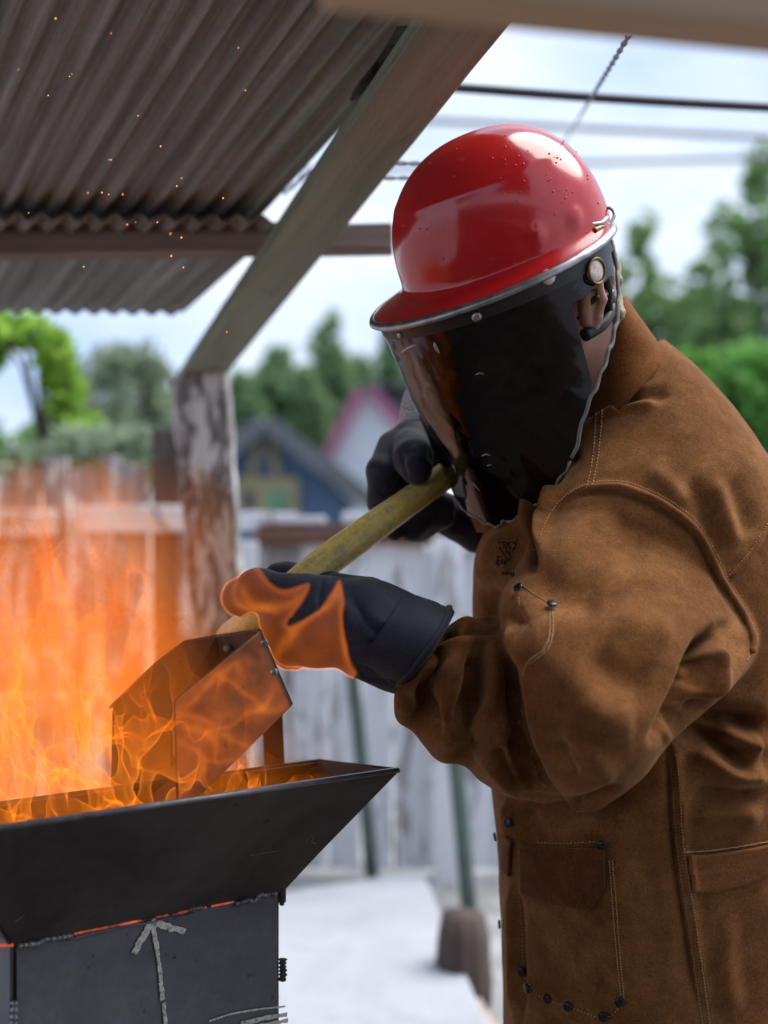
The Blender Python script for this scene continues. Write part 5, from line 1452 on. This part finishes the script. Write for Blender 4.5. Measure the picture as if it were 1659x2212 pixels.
# ================================================================== FLAMES
M['flame'] = flame_mat('flame', 0.045, 0.20, 2.3)
M['flame_soft'] = flame_mat('flame_soft', 0.055, 0.14, 2.0)
M['flame_lick'] = flame_mat('flame_lick', 0.30, 0.12, 2.0)
def flame_sheets(name, o, n, h, env, freq, stretch, level, mat, label=None, parent=None, cut=0.03, seed=0.0, octs=3):
    ax = [o[i] + h*np.arange(n[i]) for i in range(3)]
    X, Y, Z = np.meshgrid(*ax, indexing='ij')
    wx = X + 0.035*perlin(X*5+seed, Y*5, Z*3+1); wz = Z*stretch
    f = perlin(wx*freq+seed, Y*freq, wz*freq)
    if octs > 1: f = f + 0.5*perlin(wx*freq*2+3+seed, Y*freq*2, wz*freq*2)
    if octs > 2: f = f + 0.25*perlin(wx*freq*4+7, Y*freq*4+seed, wz*freq*4)
    V, F = surface_nets(f - level, o, h)
    E = env(V)
    keep = E[F].min(1) > cut
    F = F[keep]; used = np.unique(F); mp = np.full(len(V), -1); mp[used] = np.arange(len(used)); V, F, E = V[used], mp[F], E[used]
    V = relax(V, F, 2, 0.5)
    return V, F, E
def sm(x, a, b): t = np.clip((x-a)/(b-a), 0, 1); return t*t*(3-2*t)
fc = (C1+C0)/2 + fb_*0.09
def env_main(V):
    q = V - fc; s = q @ fa; t = q @ fb_; z = V[:, 2]
    up = 1 - sm(z, 1.00, 1.42 - 0.95*np.clip(s+0.13, 0, 0.5))
    wd = (1 - sm(np.abs(t+0.045), 0.14, 0.195))*(1 - sm(s, np.where(V[:, 2] > ZR, 0.0, 0.10), np.where(V[:, 2] > ZR, 0.135, 0.27)))*(sm(s, -0.60, -0.3))
    ins_ = sm((C0 - V) @ tn, 0.004, 0.02)
    return np.clip(up*wd*1.1, 0, 1)*sm(z, 0.90, 0.98)*np.where(z < ZR + 0.004, ins_, 1.0)
Vm, Fm_, Em = flame_sheets('flames', np.array([-0.62, 1.30, 0.93]), (140, 110, 150), 0.0048, env_main, 13.0, 0.62, 0.0, None, seed=2.0)
flames = tag(obj('flames', Vm, Fm_, M['flame'], attrs={'flame_temp': np.clip(Em, 0, 1)}), 'bright orange flames rising out of the coal tray around the scoop', 'fire', kind='stuff')
def env_back(V):
    x, y, z = V[:, 0], V[:, 1], V[:, 2]
    px = pix(V)
    pn = np.clip(0.62 + 1.5*perlin(x*5.5+1, y*4, z*3.4+2), 0, 1.35)
    e = pn*(1-sm(px[:, 0], 330, 560))*sm(px[:, 1], 930, 1330)*(1-sm(np.abs(y-2.2), 0.22, 0.42))*sm(px[:, 0], -420, -100)
    return np.clip(e, 0, 1.2)
Vb, Fb2, Eb = flame_sheets('flames', np.array([-1.15, 1.78, 0.72]), (138, 84, 112), 0.010, env_back, 6.0, 0.42, 0.0, None, seed=5.0, octs=2)
tag(obj('flames', Vb, Fb2, M['flame_soft'], attrs={'flame_temp': np.clip(Eb, 0, 1)}), 'tall blurred flames behind the tray at the left edge', 'fire', kind='stuff')

# soft glowing body of the fire: closed volumes that emit all through
def fire_vol(name, strength):
    t = NT(name); e = t.new('ShaderNodeEmission'); e.inputs['Color'].default_value = (1.0, 0.235, 0.022, 1); e.inputs['Strength'].default_value = strength
    ab = t.new('ShaderNodeVolumeAbsorption'); ab.inputs['Color'].default_value = (0.9, 0.55, 0.2, 1); ab.inputs['Density'].default_value = strength*1.1
    ad = t.new('ShaderNodeAddShader'); t.link(e.outputs[0], ad.inputs[0]); t.link(ab.outputs[0], ad.inputs[1])
    t.n.remove(t.b); t.link(ad.outputs[0], t.out.inputs['Volume']); return t.m
def env_vol(V):
    q = V - fc; s = q @ fa; t = q @ fb_; z = V[..., 2]; px0 = CX + V[..., 0]/V[..., 1]*FPX; py0 = CY - (z-CAM_Z)/V[..., 1]*FPX
    top = 990 + 440*sm(px0, 200, 560) + 60*sm(px0, 480, 640)
    h = sm(py0, top-60, top+330)
    side = sm(t, -0.185, -0.13)*(1-sm(t, 0.42, 0.66))*(1-sm(s, 0.06, 0.28))*sm(s, -0.85, -0.6)
    ins_ = np.where(z < ZR + 0.01, sm((C0 - V) @ tn, 0.006, 0.02)*(1-sm(t, 0.06, 0.09)), 1.0)
    return h*side*ins_*sm(z, 0.93, 0.96)
ov = np.array([-1.25, 1.28, 0.90]); nvx = (92, 88, 56); hv = 0.0135
axs = [ov[i] + hv*np.arange(nvx[i]) for i in range(3)]
GX, GY, GZ = np.meshgrid(*axs, indexing='ij'); GP = np.stack([GX, GY, GZ], -1)
EV = env_vol(GP); NV = perlin(GX*6, GY*6, GZ*3.8) + 0.5*perlin(GX*14+4, GY*14, GZ*8)
for lev, stg in ((0.10, 0.10), (0.34, 0.14), (0.62, 0.17)):
    fld = lev - EV - 0.6*NV*np.clip(EV*4, 0, 1)
    fld[EV < 0.02] = 0.2
    for a_ in range(3):
        sl_ = [slice(None)]*3; sl_[a_] = 0; fld[tuple(sl_)] = 0.2; sl_[a_] = -1; fld[tuple(sl_)] = 0.2
    Vv, Fv = surface_nets(fld, ov, hv); Vv = relax(Vv, Fv, 3, 0.5)
    tag(obj('fire_glow', Vv, Fv, fire_vol('fire_glow', stg)), 'soft orange glow of the fire filling the space over the tray', 'fire', 'glow of the fire', kind='stuff')

# flame licking round the gloved hand: a film just off the glove
gq = pix(GV); gnm = vnormals(GV, GF)
edge = crom([(560, 1232), (586, 1262), (618, 1276), (668, 1264), (656, 1300), (622, 1345), (640, 1348), (690, 1318), (712, 1290), (733, 1258), (742, 1300), (742, 1350), (756, 1420), (770, 1450)], 80)
def inside(Q, poly):
    c = np.zeros(len(Q), bool); j = len(poly)-1
    for i in range(len(poly)):
        m = ((poly[i][1] > Q[:, 1]) != (poly[j][1] > Q[:, 1])) & (Q[:, 0] < (poly[j][0]-poly[i][0])*(Q[:, 1]-poly[i][1])/(poly[j][1]-poly[i][1]+1e-9)+poly[i][0])
        c ^= m; j = i
    return c
region = list(map(tuple, edge)) + [(760, 1500), (420, 1500), (420, 1225)]
ins = inside(gq, region)
d1, _, _ = seg_dist(gq, edge)
lines = [[(505, 1300), (560, 1312), (620, 1310), (660, 1280)], [(640, 1350), (610, 1390), (602, 1420)], [(742, 1300), (746, 1380), (756, 1430)], [(700, 1310), (650, 1350), (620, 1400)], [(520, 1262), (545, 1300), (600, 1318)], [(735, 1262), (720, 1300), (690, 1325)]]
heat = 0.27 + 0.34*np.exp(-(d1/9)**2)
for l in lines:
    d, _, par_ = seg_dist(gq, crom(l, 16)); heat += 0.30*np.exp(-(d/9)**2)*np.clip(4*np.minimum(par_, 1-par_)+0.25, 0, 1)
heat += 0.14*perlin(gq[:, 0]/45, gq[:, 1]/45, gq[:, 0]*0)
sd = np.where(ins, d1, -d1)
heat = np.clip(heat, 0.05, 1)*sm(sd, -5, 6)
fm = (sd > -7)[GF].all(1); F = GF[fm]; used = np.unique(F); mp = np.full(len(GV), -1); mp[used] = np.arange(len(used))
tag(obj('flame', (GV + gnm*0.0028)[used], mp[F], M['flame_lick'], attrs={'flame_temp': heat[used]}), 'orange flame licking over the fingers of the navy glove', 'flame')

# thin flame running over the near wall of the scoop
n1, n2 = 110, 90; gu, gv = np.meshgrid(np.linspace(0.0, 1.0, n1), np.linspace(0.0, 1.0, n2), indexing='ij')
W = (A_TL[None, None]*(1-gu)[..., None] + A_TR[None, None]*gu[..., None])*(1-gv)[..., None] + (A_BL[None, None]*(1-gu)[..., None] + A_BR[None, None]*gu[..., None])*gv[..., None]
W = W.reshape(-1, 3); W = W + an*(0.010 + 0.014*perlin(W[:, 0]*16, W[:, 1]*16, W[:, 2]*16))[:, None]
wq = pix(W); wq = wq + 13*np.stack([perlin(wq[:, 0]/38, wq[:, 1]/38, wq[:, 0]*0+.5), perlin(wq[:, 0]/38+9, wq[:, 1]/38, wq[:, 0]*0+.5)], 1) + 5*np.stack([perlin(wq[:, 0]/14, wq[:, 1]/14, wq[:, 0]*0+.5), perlin(wq[:, 0]/14+9, wq[:, 1]/14, wq[:, 0]*0+.5)], 1); Zs = lambda *p: [(199+.42*a, 1294+.42*b) for a, b in p]
sh = 0.20 + 0.34*np.clip(perlin(wq[:, 0]/60, wq[:, 1]/60, wq[:, 0]*0+3) + 0.5*perlin(wq[:, 0]/25, wq[:, 1]/25, wq[:, 0]*0+3), -0.5, 1)
for l in [Zs((440, 570), (560, 470), (640, 395), (740, 445), (860, 545), (900, 540), (965, 410)), Zs((900, 545), (800, 590), (690, 650), (560, 700)), Zs((430, 715), (520, 770), (590, 830), (740, 830), (860, 800)), Zs((590, 830), (560, 890), (515, 930), (470, 1020)),
          Zs((640, 395), (700, 350), (740, 340), (760, 400)), Zs((430, 600), (520, 600), (620, 640)), Zs((640, 700), (760, 730), (850, 790)), Zs((880, 560), (940, 570), (1000, 540)), Zs((450, 650), (600, 690), (650, 780))]:
    d, _, par_ = seg_dist(wq, crom(l, 24)); sh += 0.24*np.exp(-(d/7.0)**2)*np.clip(5*np.minimum(par_, 1-par_)+0.15, 0, 1) + 0.10*np.exp(-(d/20)**2)
fd = np.minimum.reduce([gu.ravel(), 1-gu.ravel(), gv.ravel()+0.02])
sh = np.clip(sh, 0, 1)*sm(fd, -0.01, 0.03)
tag(obj('flame', W, grid_faces(n1, n2), M['flame_lick'], attrs={'flame_temp': sh}), 'thin flame running over the near side of the scoop', 'flame')

# sparks drifting under the roof
ico = None
sp = Z1 = [(70*0.56/1, 130*0.56)]
pts_ = [(120, 40), (240, 72), (150, 165), (155, 160), (235, 345), (220, 416), (190, 417), (235, 420), (265, 420), (382, 402), (298, 250), (240, 345), (347, 316), (104, 206), (62, 460), (275, 485), (293, 480), (340, 480), (368, 505), (392, 513), (370, 553), (396, 578), (181, 576), (515, 103), (482, 428), (490, 717), (860, 104), (530, 195), (40, 150), (392, 385)]
for a, b in pts_:
    c = P(a, b, rng.uniform(1.35, 1.75)); r = rng.uniform(0.0005, 0.0009)
    if ico is None:
        v = [(1,0,0),(-1,0,0),(0,1,0),(0,-1,0),(0,0,1),(0,0,-1)]
        o = obj('ember', np.array(v)*1.0, [(0,2,4),(2,1,4),(1,3,4),(3,0,4),(2,0,5),(1,2,5),(3,1,5),(0,3,5)], M['ember'], loc=(0, 0, 0)); ico = o
    else:
        o = bpy.data.objects.new('ember', ico.data); COL.objects.link(o)
    o.location = c; o.scale = (r, r, r*1.3)
    tag(o, 'tiny orange spark drifting under the corrugated roof', 'spark', 'sparks under the roof')
